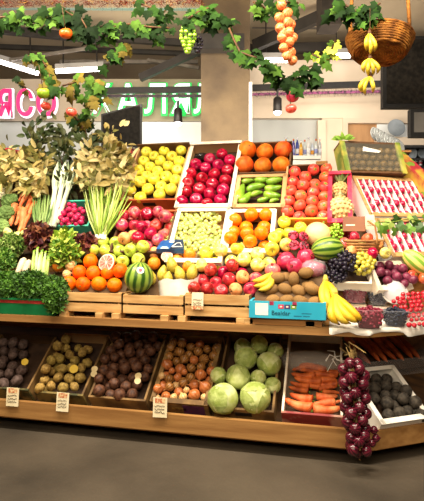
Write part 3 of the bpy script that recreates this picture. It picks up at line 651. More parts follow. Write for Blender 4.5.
AV = [((70, 285), (150, 268), 'topmost avocado beside the dark red apples'), ((148, 272), (238, 268), 'topmost middle avocado under the grapefruits'), ((218, 288), (318, 268), 'topmost avocado beside the tomatoes'), ((100, 335), (208, 305), 'central avocado lying aslant'), ((208, 325), (312, 312), 'avocado lying level beside the tomatoes'),
      ((45, 402), (82, 300), 'upright avocado against the box side by the dark red apples'), ((55, 412), (122, 348), 'steep avocado next to the upright one'), ((122, 368), (196, 348), 'short avocado in the middle of the lower layer'), ((202, 355), (308, 368), 'plump avocado lying low beside the tomatoes'), ((165, 402), (238, 378), 'lowest avocado above the pale grapes'), ((238, 408), (295, 392), 'lowest avocado next to the tomato box')]
for a, b, lb in AV:
    (ax, ay), (bx, by) = Z(a, b); p, q, s = spindle(hit(M, ax, ay, 0), hit(M, bx, by, .0)); o = link('avocado', smesh('avocado'), None, p, q, (s * 1.3, s * 1.3, s * 1.04)); tag(o, 'green ' + lb, 'avocado', 'avocados in the small box'); link('stem_nub', smesh('p_nub'), o)
crate_px('cardboard_box', 'long box of red tomatoes with a yellow front on the top tier', 'box', M, 282, 330, 219, 164, (CARDY, CARD, CARDD, LINER), back=.0, floor=.05, n0=-.12)
Z = zoomed(275, 155, 6.06)
R_('tomato', M, [Z((90, 342), (150, 362), (208, 338), (272, 364)), Z((103, 278), (152, 312), (213, 280), (276, 310)), Z((110, 218), (165, 250), (230, 222), (288, 255)), Z((122, 165), (178, 190), (238, 168), (292, 200)), Z((135, 115), (190, 130), (287, 145)), Z((238, 95), (312, 84))],
   .041, 'red tomato', 'in the yellow-fronted box', 'avocados', 'tomato', 'tomato', 'red tomatoes in the yellow-fronted box', parts=(('calyx', 'p_star'),), lie=.35)
# pineapples in a red-wrapped crate
PINK_ = mat('red_wrap', '#c81c3c', '#e8506a', 12, .4)
crate_px('fruit_crate', 'narrow crate lined in shiny red film holding two pineapples', 'crate', M, 328, 352, 222, 174, (PINK_, PINK_, PINK_, LINER), n0=-.12, n1=.03, floor=.05, back=.02, rimm=PINK_)
PINE = mat('pineapple_skin', '#b4854a', '#ecc88e', 8, .7, .05, .3, 20); PLEAF = mat('pineapple_leaf', '#6c7a3a', '#c9c494', 4, .5, .05)
def pineapple(p0, p1, r, label, crown_n, cl):
    p0, p1 = Vector(p0), Vector(p1); Ln = (p1 - p0).length; t = thing('pineapple', label, 'pineapple', p0, turn(p1 - p0), 'pineapples in the red-wrapped crate')
    body = MB().ball((0, 0, Ln / 2), (r, r, Ln / 2), 20, 14); nrow = 9
    for i in range(1, nrow):
        th = math.pi * i / nrow; k = int(14 * math.sin(th)) + 3
        for j in range(k):
            a = 6.283 * (j + .5 * (i % 2)) / k; c = Vector((r * math.sin(th) * math.cos(a), r * math.sin(th) * math.sin(a), Ln / 2 - Ln / 2 * math.cos(th)))
            body.ball(c, .0105, 5, 4, 0)
    part('body', body, PINE, t, True)
    mb = MB(); rr = random.Random(int(Ln * 1e5))
    for i in range(crown_n):
        a = i * 2.4; el = .25 + 1.1 * i / crown_n; d = Vector((math.cos(a) * math.cos(el), math.sin(a) * math.cos(el), math.sin(el)))
        mb.leaf((0, 0, Ln * .97), d, Vector((-d.x, -d.y, .6)), cl * rr.uniform(.7, 1.1), .016, -.35, 0, .5, 3)
    part('crown', mb, PLEAF, t)
pineapple(hit(M, 342, 223, -.02), hit(M, 340, 198, .02), .07, 'plump pineapple at the front of the red-lined crate', 18, .055)
pineapple(hit(M, 339, 199, -.02), hit(M, 341, 184, .0), .05, 'pineapple with a pale leafy crown at the back of the red-lined crate', 34, .10)

# ================================================================== second tier
crate_px('cardboard_box', 'dark-sided cardboard box of pink apples beside the spring onions', 'box', M, 108, 166, 252, 210, (CARDD, CARDD, CARDO, LINER), floor=.05, n0=-.12)
R_(['apple_pink', 'apple_pink', 'apple_dark', 'apple_pink', 'nectarine'], M, [[(129, 241, 'peach', 'peach'), (137.5, 240), (146, 246), (150.5, 249, 'peach', 'peach'), (158, 241)], [(122, 233), (133.6, 232, 'peach', 'peach'), (143.5, 236), (152.4, 234), (160.7, 233.5)], [(125.4, 225.5), (136, 224.7), (145, 229), (155.5, 226.5), (164, 225.5)], [(128, 219), (138, 217.5), (147.5, 221), (156, 217.8), (163, 218)], [(131, 212), (139.4, 211.2), (148.5, 213.5), (158, 210.5), (165, 211.5)]],
   .041, 'pink apple', 'in the dark-sided box', 'spring onions', 'pink_apple', 'apple', 'pink apples in the dark-sided box', parts=ST)
crate_px('cardboard_box', 'white-rimmed box heaped with pale grapes in the second tier', 'box', M, 165, 221, 262, 209, (CARDL, CARDL, CARD, CARD), rimm=CARDL, floor=.04, n0=-.12)
PST = mat('grape_stalk', '#7a8a3a', '#a8a458', 20, .7)
def bunch(label, cat, c, fr, key, r, pts, group, name='grape_bunch'):
    t = thing(name, label, cat, c, None, group)
    for i, p in enumerate(pts): link('grape', smesh(key), t, Vector(p) - c, turn((RND.uniform(-1, 1), RND.uniform(-1, 1), 1)), r * RND.uniform(.88, 1.1))
    cc = sum((Vector(p) for p in pts), Vector()) / len(pts) - c
    part('stalk', MB().tube([cc - fr.N * .02, cc + fr.S * .03, cc + fr.S * .06 + fr.N * .02], .0035, 5), PST, t); return t
def gpts(fr, cx, cy, rx, ry, n, h, hv, r, seed):
    rr = random.Random(seed); out = []; tries = 0
    k = 520 / 2.95
    while len(out) < n and tries < 6000:
        tries += 1; a = rr.uniform(0, 6.28); q = rr.random() ** .5; x, y = q * math.cos(a), q * math.sin(a)
        p = hit(fr, cx + x * rx, cy + y * ry, h + hv * (1 - q * q) * 1. - rr.random() * r * .6)
        if all((p - o).length > r * 1.62 for o in out): out.append(p)
    return out
for i, (x, y, rx, ry, lb) in enumerate([(177, 243, 12, 10, 'beside the blue package'), (190, 228, 13, 9, 'in the middle of the white-rimmed box'), (205, 217, 14, 7, 'under the dark red apples'), (208, 233, 12, 9, 'beside the persimmons'), (198, 246, 14, 9, 'above the ripe pears'), (182, 217, 11, 6, 'at the back corner by the pink apples'), (213, 246, 8, 7, 'next to the yellow apple pile')]):
    bunch(f'bunch of pale yellow-green grapes {lb}', 'grapes', hit(M, x, y, -.04), M, 'grape_pale', .016, gpts(M, x, y, rx + 1, ry + 1, 34, -.02, .03, .0145, i + 3), 'pale grape bunches in the white-rimmed box')
mb = MB(); rr = random.Random(8)
for x, y in ((211, 230), (208, 243), (188, 231), (197, 224)): 
    mb.vine(hit(M, x, y, .03), M.S * rr.uniform(-1, 1) + M.U, M.N, .03)
single('grape_leaf', 'small green leaf scraps lying over the pale grapes', 'leaf', mb, mat('fresh_leaf', '#7fae3c', '#b5cc5c', 8, .5), hit(M, 200, 235, .0))
crate_px('cardboard_box', 'white-sided box of orange persimmons below the avocados', 'box', M, 224, 272, 252, 210, (CARDL, CARDL, CARD, LINER), rimm=CARDL, floor=.04, n0=-.12)
Z = zoomed(205, 195, 6.06)
R_('persimmon', M, [Z((145, 288), (262, 300), (352, 300)), Z((172, 236), (264, 234), (352, 252)), Z((178, 156), (268, 162), (357, 188)), Z((281, 74), (365, 102))], .044, 'orange persimmon', 'of the white-sided box', 'pale grapes', 'persimmon', 'persimmon', 'persimmons in the white-sided box', parts=(('calyx', 'p_scar'),), lie=.4, rv=.03)
# loose yellow apples between persimmons and nectarines
Z = zoomed(180, 235, 5.3)
R_(['apple_pale', 'apple_yellow', 'apple_pale'], M, [Z((128, 170), (200, 155), (268, 152), (357, 153), (407, 168)), Z((150, 110), (220, 106), (295, 100), (402, 102)), Z((265, 52), (345, 52)) + [(268.5, 259)]], .043, 'pale yellow apple', 'of the loose heap', 'ripe pears', 'pale_yellow_apple', 'apple', 'pale yellow apples heaped above the nectarines', parts=ST, inbox=False)
R_(['apple_pale', 'apple_yellow'], M, [[(275.7, 241), (286, 244)], [(271, 251), (280.6, 233), (290, 236)], [(283, 225.6), (296, 229.8)]], .042, 'yellow apple', 'of the pile behind the pomegranates', 'persimmons', 'yellow_apple', 'apple', 'yellow apples piled behind the pomegranates', parts=ST, inbox=False)
# green apples, oranges
Z = zoomed(80, 195, 6.06)
R_(['apple_green'], M, [Z((265, 385), (350, 385)) + [(113.5, 260), (127, 267)], Z((95, 335), (168, 328), (238, 335), (315, 342), (372, 347)), Z((142, 290), (228, 285), (312, 302, 'apple_pale', 'blushed green apple'))], .042, 'green apple', 'of the loose pile', 'lettuces', 'green_apple', 'apple', 'green apples piled behind the oranges', parts=ST, inbox=False)
Z = zoomed(55, 245, 6.06)
R_('orange', M, [Z((88, 232), (172, 232), (270, 230), (365, 232)), Z((155, 168), (245, 172), (335, 168), (388, 160)), Z((218, 92))], .047, 'bright orange', 'of the pyramid', 'parsley', 'orange', 'orange', 'oranges stacked on the wooden crate', parts=(('stem_scar', 'p_scar'),), lie=.7, rv=.03, inbox=False)
REDFLESH = mat('grapefruit_flesh', '#c83a3a', '#ee8a78', 14, .35); PITH = mat('citrus_pith', '#f2d2b8', '#f8e6d4', 10, .6)
def half_fruit(label, name, cat, pos, r, nrm, mskin, mflesh, segs=10):
    t = thing(name, label, cat, pos, turn(nrm, .3)); part('peel', MB().lathe([(0, -r * .95), (r * .5, -r * .82), (r * .85, -r * .5), (r, 0), (r * .98, .002)], 24), mskin, t, True)
    part('pith', MB().lathe([(r * .98, .002), (r * .86, .004), (0, .003)], 24), PITH, t)
    for i in range(segs):
        a0, a1 = (i + .08) / segs * 6.283, (i + .92) / segs * 6.283; vs = [(math.cos((a0 + a1) / 2) * r * .1, math.sin((a0 + a1) / 2) * r * .1, .006)]
        for k in range(5): a = a0 + (a1 - a0) * k / 4; vs.append((math.cos(a) * r * .84, math.sin(a) * r * .84, .006))
        part('segment', MB().add(vs, [tuple(range(6))]), mflesh, t)
half_fruit('halved red-fleshed grapefruit resting on the orange pyramid', 'grapefruit_half', 'grapefruit', hit(M, 106.5, 262.5, .045), .054, M.N * .7 - FW * .6 - RT * .3, SH['pomelo'][1], REDFLESH)
for x, y, r, k, lb, nm in ((58, 266, .038, 'mandarin', 'small mandarin tucked between the parsley and the orange pyramid', 'mandarin'), (70, 267, .038, 'onion_pale', 'round pale onion behind the mandarin beside the oranges', 'onion'), (67.4, 273, .03, 'onion_pale', 'small cream onion just above the lowest oranges', 'onion')):
    add(k, hit(M, x, y), r, lb, nm, nm, None, M, .7, (('dry_tip', 'p_root'),) if 'onion' in k else (('stem_scar', 'p_scar'),))
# ================================================================== front crates on the counter
G = Fr((0, 0, 0), 0, 0)
def X(px, py, Y=.02):
    d = ray(px, py); return (CAM + d * ((Y - CAM.y) / d.y)).x
def front_crate(label, pxa, pxb, zt, mats, y0=.02, z0=.942, slats=2, **k):
    return crate('wooden_crate', label, 'crate', G, X(pxa, 297, y0), X(pxb, 297, y0), y0, .29, z0, zt, mats, slats=slats, floor=.02, **k)
RAMP = mat('packing_paper', '#4c3822', '#664c30', 8, .8)
def ramp(t, hu, hs, H):
    part('packing_ramp', MB().add([(-hu, -hs + .02, H - .055), (hu, -hs + .02, H - .055), (hu, hs, H + .13), (-hu, hs, H + .13)], [(0, 1, 2, 3)]), RAMP, t)
for lb, a, b, z in (('pale wooden crate under the orange pyramid', 62, 121, 1.05), ('pale wooden crate behind the watermelon and pears', 123, 183, 1.045), ('pale wooden crate of nectarines with a hanging price tag', 185, 249, 1.06)):
    t, fp = front_crate(lb, a, b, z, (WOOD, WOOD, WOOD2, WOOD2)); hu = (X(b, 297) - X(a, 297)) / 2 - .014; ramp(t, hu, .12, z - .94)
# watermelon standing in the front of the second crate
WMEL = stripes('watermelon_rind', '#2c5216', '#8ca83e', 11, .9, .35, .2, .7, 10)
def wmelon(label, c, r, rz, ax, sticker=None):
    t = thing('watermelon', label, 'watermelon', c, turn(ax)); part('rind', MB().ball((0, 0, 0), (r, r, rz), 28, 18), WMEL, t, True)
    part('stalk', MB().tube([(0, 0, rz * .97), (.006, 0, rz + .015), (.018, 0, rz + .022)], .004, 5), STEM, t)
    if sticker:
        d = t.rotation_quaternion.inverted() @ Vector(sticker).normalized(); p = Vector((d.x * r, d.y * r, d.z * rz)) * 1.01; n = Vector((d.x / r, d.y / r, d.z / rz)).normalized(); a = n.orthogonal().normalized(); b = n.cross(a)
        for nm, k, hh, m in (('sticker', .022, .001, WHITEP), ('sticker_print', .011, .002, mat('sticker_red', '#c8364a', '#d8566a', 30, .5))):
            mb = MB(); mb.add([p + n * hh] + [p + n * (hh - .003 * (k > .02)) + (a * math.cos(i * .785) + b * math.sin(i * .785)) * k for i in range(8)], [(0, 1 + i, 1 + (i + 1) % 8) for i in range(8)]); part(nm, mb, m, t)
c = at(139, 277.5, 2.98); wmelon('small round striped watermelon with a white sticker, beside the oranges', c, .083, .09, UP + RT * .12 - FW * .1, -FW + RT * .25 + UP * .62)
# white paper bag with pears and mandarins
mb = MB(); hu = .112; pa = Vector((X(173, 293, .04), .045, .962)); n = 20
def bagfn(i, j):
    a = 6.283 * i / n; rx, ry = hu * (1 + .04 * j), .10 * (1 + .04 * j); w = .006 * math.sin(5 * a + j * 2)
    return pa + Vector((math.cos(a) * (rx + w), .12 + math.sin(a) * (ry + w), j * .082 + .007 * j * math.sin(3 * a + 1) + (.009 * j if math.cos(a) > .3 else 0)))
for j in range(3):
    for i in range(n): mb.v.append(bagfn(i, j))
for j in range(2):
    for i in range(n): mb.f.append((j * n + i, j * n + (i + 1) % n, (j + 1) * n + (i + 1) % n, (j + 1) * n + i)); mb.m.append(0)
mb.f.append(tuple(range(n - 1, -1, -1))); mb.m.append(0)
single('paper_bag', 'crumpled white paper liner holding ripe pears beside the watermelon', 'paper', mb, WHITEP, pa, smooth=True)
Z = zoomed(115, 235, 5.3)
for (x, y), lb in zip(Z((205, 218), (255, 196), (298, 172), (352, 200), (298, 222), (405, 204)), ('ripe yellow-green pear touching the watermelon', 'upright pear just behind the white paper liner', 'topmost pear of the pile under the blue package', 'large pear in the middle of the pile', 'small pear lying low on the paper liner', 'pear next to the nectarines')):
    add('pear', hit(M, x, y, .01), .033 if 'small' in lb else .0385, lb, 'pear', 'pear', 'pears in the white paper liner', M, .3, ST, orient=turn(UP * .9 + M.S * .4 + RT * RND.uniform(-.5, .5)))
for (x, y), lb in zip(Z((208, 150), (340, 132), (380, 122), (392, 166)), ('mandarin behind the watermelon', 'mandarin behind the topmost pear', 'highest mandarin under the pale grapes', 'mandarin beside the nectarines above the last pear')):
    add('mandarin', hit(M, x, y, 0), .04, 'orange ' + lb, 'mandarin', 'mandarin', 'mandarins among the pears', M, .7, (('stem_scar', 'p_scar'),))
half_fruit('pink-fleshed halved grapefruit lying below the blue package', 'grapefruit_half', 'grapefruit', hit(M, 167, 256, .03), .036, M.N - FW * .3, SH['pomelo'][1], mat('pink_flesh', '#e88a70', '#f4b49c', 14, .35))
# blue printed package
c = hit(M, 172, 246, .035); t = thing('fruit_package', 'blue printed package lying between the pink apples and pale grapes', 'package', c, (Matrix((M.U, (M.S * .9 - M.N * .3).normalized(), (M.N * .9 + M.S * .3).normalized())).transposed()))
part('package_body', MB().add([(-.085, -.05, -.02), (.085, -.05, -.02), (.06, .05, -.02), (-.075, .04, -.02), (-.085, -.05, .01), (.085, -.05, .01), (.06, .05, .015), (-.075, .04, .015)], [(3, 2, 1, 0), (4, 5, 6, 7), (0, 1, 5, 4), (1, 2, 6, 5), (2, 3, 7, 6), (3, 0, 4, 7)]), mat('blue_print', '#123c78', '#2e68a8', 14, .35), t)
part('dark_panel', MB().add([(.0, -.049, .0125), (.084, -.049, .0125), (.06, .05, .0165), (.015, .05, .0165)], [(0, 1, 2, 3)]), mat('navy_print', '#1c2634', '#34435a', 14, .3), t)
part('printed_emblem', MB().tube([(.01, -.03, .014), (.03, .005, .0165), (.05, .012, .0165), (.075, -.028, .0145), (.01, -.03, .014)], .003, 5), WHITEP, t)
part('pale_patch', MB().add([(-.06, -.046, .0125), (-.005, -.046, .0125), (-.02, -.028, .0135), (-.05, -.028, .0135)], [(0, 1, 2, 3)]), mat('pale_green_print', '#b9d0b4', '#e0e6d2', 30, .4), t)
part('cream_patch', MB().add([(-.02, .018, .0145), (.012, .018, .0145), (.008, .036, .0155), (-.02, .036, .0155)], [(0, 1, 2, 3)]), CREAMT, t)
# nectarines
Z = zoomed(180, 235, 5.3)
R_(['nectarine', 'nectarine', 'apple_dark'], M, [Z((100, 275), (158, 275), (222, 275), (286, 280, 'peach', 'orange-pink peach'), (350, 280)), Z((122, 222), (200, 225), (265, 222), (340, 230, 'peach', 'orange-pink peach'), (383, 208, 'apple_pink', 'pink-flushed nectarine')), Z((168, 200), (215, 175), (268, 176), (322, 176))], .041, 'deep red nectarine', 'of the crate', 'ripe pears', 'nectarine', 'nectarine', 'nectarines in the tagged wooden crate', parts=ST, inbox=False)
price_tag('price tag with an orange foot hanging on the nectarine crate', Vector((X(197.5, 300, .012), .012, 1.4 - (300 - HY) * 2.87 / F)), .066, .092, -4, 0, False, True)
# blue kiwi box on a wooden crate
BLUE = mat('turquoise_card', '#1f9cbc', '#3cb8d4', 4, .5)
t, fp = crate('wooden_crate', 'brown wooden crate under the turquoise kiwi box', 'crate', G, X(250, 322, .0), X(322, 322, .0), -.004, .28, .914, .951, (WOOD2, WOOD2, WOOD2, WOOD2), floor=.02)
x0, x1 = X(249, 308, -.03), X(326, 308, -.03); BW = x1 - x0
t, fp = crate('cardboard_box', 'turquoise printed box of brown kiwis at the front of the counter', 'box', G, x0, x1, -.03, .25, .953, 1.04, (BLUE, BLUE, BLUE, CARD), floor=.02); ramp(t, BW / 2 - .014, .12, .092)
def onfp(name, x, z, w, h, m, d=.0008): return part(name, MB().box((x - w / 2, -.14 - d, z - h / 2), (x + w / 2, -.14, z + h / 2)), m, fp)
onfp('white_label', -BW * .33, .046, BW * .17, .062, WHITEP)
for i, c_ in enumerate(('#c8365a', '#4a3a6a', '#6a9a3c')): onfp('printed_square', -.03 + i * .032, .062, .029, .022, mat('print_' + str(i), c_, c_, 20, .5)); onfp('square_mark', -.03 + i * .032, .062, .012, .008, mat('print_pale', '#f0e0c8'), .0014)
for x in (-BW * .2, BW * .1): onfp('fruit_print', x, .078, .022, .02, mat('print_crimson', '#8a1c3c', '#a83454', 20, .5))
textmesh('Bealdar', .095, mat('print_ink', '#123a52'), 'printed_lettering', fp, Matrix.Translation((-.03, -.1412, .018)) @ FACE.to_4x4())
for x, w in ((.055, .04), (.1, .035)): onfp('printed_line', x, .016, w, .003, mat('print_ink2', '#1c5a74'))
for x, w in ((.10, .05), ): onfp('printed_line', x, .03, w, .003, MATS['print_ink2'])
Z = zoomed(245, 245, 5.3)
for i, row in enumerate([Z((150, 275), (222, 275), (290, 280), (362, 287)), Z((155, 235), (225, 238), (290, 245), (350, 245)), Z((182, 192), (250, 195), (325, 205)), Z((222, 155), (302, 162))]):
    for j, (x, y) in enumerate(row):
        o = turn(M.U + Vector((RND.uniform(-.3, .3), RND.uniform(-.3, .3), RND.uniform(-.5, .5)))) if not (i == 2 and j == 1) else turn(M.S + M.N)
        add(f'kiwi{(i + j) % 3}', hit(M, x, y, .012), .037, f'brown fuzzy kiwi, {ORD[j]} from the nectarines in the {rowname(i, 4)} row of the turquoise box', 'kiwi', 'kiwi', 'kiwis in the turquoise box', M, orient=o, parts=())
# ================================================================== bananas
BAN = mat('banana_skin', '#d8a818', '#efd048', 3, .45, .06, spots=('#8a5a14', 14, .05)); BTIP = mat('banana_tip', '#3a2a10', '#5a441c', 20, .7); BST = mat('banana_stalk', '#a89a3a', '#c8b44a', 10, .6)
def banana_bunch(label, name, cat, fingers, r, group=None, m=BAN):
    st = Vector(fingers[0][0]); t = thing(name, label, cat, st, None, group)
    for P in fingers:
        P = [Vector(p) - st for p in P]; Q_ = []
        for i in range(9):   # smooth through the given points
            u = i / 8 * (len(P) - 1); k = min(int(u), len(P) - 2); f = u - k; a, b = P[max(k - 1, 0)], P[k]; c, d = P[k + 1], P[min(k + 2, len(P) - 1)]
            Q_.append(.5 * ((2 * b) + (-a + c) * f + (2 * a - 5 * b + 4 * c - d) * f * f + (-a + 3 * b - 3 * c + d) * f ** 3))
        o = part('banana', MB().tube(Q_, [r * x for x in (.38, .5, .85, 1, 1.05, 1, .9, .65, .3)], 6), m, t, True)
        part('tip', MB().tube([Q_[-1], Q_[-1] + (Q_[-1] - Q_[-2]).normalized() * r * .5], [r * .32, r * .2], 6), BTIP, o)
    part('stalk', MB().tube([Vector((0, 0, -r * .6)), Vector((0, 0, r * .5)), Vector((.0, .01, r * 1.6))], [r * .9, r * .8, r * .5], 8), BST if m is BAN else STEM, t)
def fing(fr, pts, hs): return [hit(fr, x, y, h) for (x, y), h in zip(pts, hs)]
banana_bunch('big hand of ripe bananas at the front corner beside the red berry tubs', 'banana_bunch', 'bananas', [fing(M, q, (.05, .075, .07, .045)) for q in ([(335, 294), (346, 305), (356, 315), (361, 320)], [(335, 294), (341, 308), (350, 318), (357, 321.5)], [(334.5, 294), (336, 309), (341, 319), (349, 323)], [(334, 294), (331, 308), (332, 318), (338, 323.5)])], .019, 'loose banana hands')
banana_bunch('narrower hand of bananas leaning behind the big one beside the kiwis', 'banana_bunch', 'bananas', [fing(M, q, (.02, .04, .045, .03)) for q in ([(325.5, 281), (331, 287), (334, 295), (335, 304)], [(325, 281), (326, 290), (328, 300), (332, 308)], [(324.5, 281), (322, 290), (323, 301), (327, 311)])], .019, 'loose banana hands')
banana_bunch('small hand of bananas tucked between the nectarines and the kiwis', 'banana_bunch', 'bananas', [fing(M, q, (.02, .04, .045, .03)) for q in ([(272, 273), (270, 280), (263, 285), (254, 286)], [(272, 273), (272, 282), (267, 288), (259, 290)], [(271, 273), (266, 277), (260, 280), (253, 281)])], .016, 'loose banana hands')
# ================================================================== pomegranates and melons
for x, y, r, k, lb in ((285.6, 257, .057, 'pomegranate', 'largest crimson pomegranate right behind the kiwis'), (305, 258, .053, 'pomegranate', 'crimson pomegranate beside the striped watermelon'), (272.5, 268.5, .045, 'pomegranate_pink', 'pinkish pomegranate between the pale apples and the kiwis'), (291.4, 269.5, .047, 'pomegranate', 'low pomegranate half hidden by the top kiwis')):
    add(k, hit(M, x, y, 0), r, lb, 'pomegranate', 'pomegranate', 'whole pomegranates', M, .5, (('crown', 'p_crown'),))
c = hit(M, 298.5, 241, .04); t = thing('opened_pomegranate', 'opened pomegranate showing dark red seeds on top of the whole ones', 'pomegranate', c)
ARIL = mat('pomegranate_seed', '#5a0a1c', '#a81c34', 8, .2, coat=.5); PSK = SH['pomegranate'][1]
for k, (x, y) in enumerate(((293, 235), (304, 236.5), (294, 245), (304.5, 246))):
    pc = hit(M, x, y, .05) - c; nn = (-FW + UP * .4 + (RT * (x - 298) * .06)).normalized()
    w = part('rind_wedge', MB().ball(pc, (.03, .03, .03), 12, 8, 0, lambda p, nn=nn: p - nn * max(0, p.dot(nn)) * .9), PSK, t, True)
    mb = MB(); rr = random.Random(k)
    for i in range(16):
        a = rr.uniform(0, 6.28); q = rr.random() ** .5 * .024; e1 = nn.orthogonal().normalized(); e2 = nn.cross(e1); mb.ball(pc + nn * .004 + (e1 * math.cos(a) + e2 * math.sin(a)) * q, .0065, 6, 4)
    part('seed_cluster', mb, ARIL, w, True)
FILM = clear('clear_film', '#f4eef0', .16, .06)
t = thing('film_bag', 'dark pink fruit wrapped in shiny clear film beside the black grapes', 'bag', hit(M, 313, 269, -.02))
mb = MB().ball(hit(M, 313, 269, 0) - t.location, (.068, .05, .045), 18, 12, 0, blob(.25, 2.2, 5)); part('wrapped_fruit', mb, mat('magenta_fruit', '#7a1438', '#b84a70', 5, .3, coat=.3), t, True)
mb = MB().ball(hit(M, 313, 269, 0) - t.location, (.076, .056, .051), 18, 12, 0, blob(.35, 3, 6)); part('film', mb, FILM, t, True)
c = hit(M, 318, 234.5, .0); t = thing('melon', 'large pale orange melon behind the striped watermelon', 'melon', c, turn(UP + RT * .5)); part('rind', MB().ball((0, 0, 0), (.078, .078, .072), 24, 16), mat('melon_rind', '#e08a3c', '#f4d49a', 3, .5, 0, .3, 30), t, True); part('stalk', MB().tube([(0, 0, .068), (0, .004, .085)], .006, 6), GSTEM, t)
wmelon('oval striped watermelon lying on its side above the black grapes', hit(M, 327.5, 249, .01), .07, .092, RT + UP * .15)
# ================================================================== grapes at the corner
bunch('bunch of lime green grapes draped behind the striped watermelon', 'grapes', hit(M, 336, 232, -.02), M, 'grape_green', .0095, gpts(M, 336, 231, 8, 9, 34, .0, .05, .0095, 21), None)
bunch('large bunch of black grapes beside the yellow grapes', 'grapes', hit(M, 343, 263, -.02), M, 'grape', .0145, gpts(M, 344, 261, 14, 12, 46, -.01, .06, .0145, 22), None)
bunch('smaller bunch of blue-black grapes under the large black bunch', 'grapes', hit(M, 335, 275, -.02), M, 'grape', .012, gpts(M, 336, 276, 11, 6, 28, -.02, .03, .012, 23), None)
bunch('bunch of ripe yellow grapes between the black grapes and the plums', 'grapes', hit(M, 364, 264, -.02), M, 'grape_yellow', .0145, gpts(M, 363, 262, 12, 12, 40, -.02, .05, .0145, 24), None)
t, _ = crate_px('fruit_crate', 'white crate edge under the grapes beside the watermelon', 'crate', M, 314, 372, 283, 256, (CARDL, CARDL, CARDL, LINER), n0=-.12, n1=-.045, floor=.02)
# ================================================================== left: vegetables
BAY = [mat('bay_leaf_tan', '#8d783a', '#c0aa66', 5, .6, .1), mat('bay_leaf_olive', '#5c5a26', '#8d8440', 5, .6, .1), mat('bay_leaf_light', '#b3a063', '#dcca92', 5, .6, .1)]
DRK = [mat('dark_leaf', '#1f2c12', '#3d4a20', 5, .6, .1), mat('dark_olive_leaf', '#343a18', '#56562a', 5, .6, .1)]
def branch_bundle(label, base, tips, n, ln, wd, mats, seed, name='bay_bundle', spread=.09, cloud=None):
    rr = random.Random(seed); base = Vector(base); t = thing(name, label, 'herbs', base); mb = MB(); st = MB()
    for tp in tips:
        tp = Vector(tp); mid = (base + tp) / 2 + Vector((rr.uniform(-.03, .03), rr.uniform(-.03, .03), .02)); st.tube([Vector((0, 0, 0)), mid - base, tp - base], [.005, .004, .002], 5)
        for i in range(n // len(tips)):
            f = rr.uniform(.15, 1.05); c = base * (1 - f) ** 2 + mid * 2 * f * (1 - f) + tp * f * f; o = Vector((rr.gauss(0, 1), rr.gauss(0, .7), rr.gauss(0, 1))) * spread * .5
            d = (o.normalized() + (tp - base).normalized() * .5 + Vector((0, -.3, -.15))).normalized()
            mb.leaf(c + o - base, d, Vector((rr.gauss(0, .5), -1, rr.gauss(.4, .5))), ln * rr.uniform(.7, 1.2), wd * rr.uniform(.8, 1.2), rr.uniform(-.1, .5), rr.randrange(len(mats)), .25, 3)
    for cx, cy, rx, ry, k in (cloud or ()):
        for i in range(k):
            a, q = rr.uniform(0, 6.28), rr.random() ** .5; c = hit(M, cx + rx * q * math.cos(a), cy + ry * q * math.sin(a), rr.uniform(-.05, .12)) - base
            d = RT * rr.uniform(-1, 1) + UP * rr.uniform(-1, .7) - FW * rr.uniform(-.2, .7); mb.leaf(c, d, -FW + RT * rr.uniform(-.8, .8) + UP * rr.uniform(-.5, .9), ln * rr.uniform(.8, 1.3), wd * rr.uniform(.9, 1.4), rr.uniform(-.1, .6), rr.randrange(len(mats)), .25, 3)
    part('foliage', mb, mats, t); part('stem', st, STEM, t); return t
bb = [('tan bundle of dried bay branches at the frame edge above the broccoli', (2, 190), [(-8, 150), (8, 146), (0, 165)], 1), ('tan bundle of dried bay branches rising behind the carrots', (28, 195), [(16, 152), (30, 148), (44, 155), (30, 170)], 2),
      ('bushy tan bundle of dried bay branches behind the spring onions', (94, 190), [(84, 160), (98, 152), (108, 160), (92, 172)], 4), ('tall tan bundle of dried bay branches leaning on the yellow apple box', (116, 196), [(112, 152), (122, 142), (128, 160), (118, 174)], 5)]
for lb, b, tp, sd in bb:
    branch_bundle(lb, hit(M, *b, .0), [hit(M, *q, .07) for q in tp], 50, .075, .034, BAY, sd, spread=.1, cloud={1: [(4, 168, 13, 20, 190)], 2: [(32, 170, 18, 22, 260)], 4: [(92, 170, 17, 17, 230)], 5: [(117, 166, 13, 23, 230)]}[sd])
branch_bundle('dark olive bundle of bay branches behind the leeks', hit(M, 66, 195, -.03), [hit(M, *q, .02) for q in ((56, 160), (68, 165), (78, 172))], 100, .07, .03, DRK, 3, spread=.11)
for i, (lb, b, tp) in enumerate((('dark leafy branch standing up behind the carrots', (36, 165), [(27, 128), (36, 122), (44, 130)]), ('dark leafy branch standing up behind the leeks', (62, 165), [(58, 136), (63, 130)]), ('dark leafy branch rising in front of the tilted screen', (84, 165), [(76, 124), (86, 118), (92, 132)]), ('sparse dry branch beside the tilted screen', (104, 160), [(100, 138), (112, 132)]))):
    branch_bundle(lb, hit(M, *b, .0), [at(*q, 4.0) for q in tp], 85 if i != 3 else 60, .065, .04, DRK if i < 3 else BAY, 20 + i, 'leafy_branch', .07)
# red tray edges seen behind
for px0, px1, py0, py1, lb in ((0, 11, 147, 153, 'red plastic tray edge behind the bay branches at the frame edge'), (124, 133, 146, 152, 'red and white carton between the bay branches and the yellow apples')):
    c = hit(M, (px0 + px1) / 2, (py0 + py1) / 2, .01); k = .0072; w = (px1 - px0) * k / 2
    t = thing('plastic_tray' if px0 == 0 else 'carton', lab := lb, 'tray' if px0 == 0 else 'carton', c - UP * .06)
    part('body', MB().box((-w - .06 * (px0 == 0), -.02, -.06), (w, .12, .06)), mat('red_plastic', '#b81c26', '#d03038', 6, .4), t); part('rim', MB().box((-w - .006 - .06 * (px0 == 0), -.026, .06), (w + .006, .126, .072)), WHITEP if px0 else mat('red_rim', '#c8303a', '#d84048', 5, .4), t)
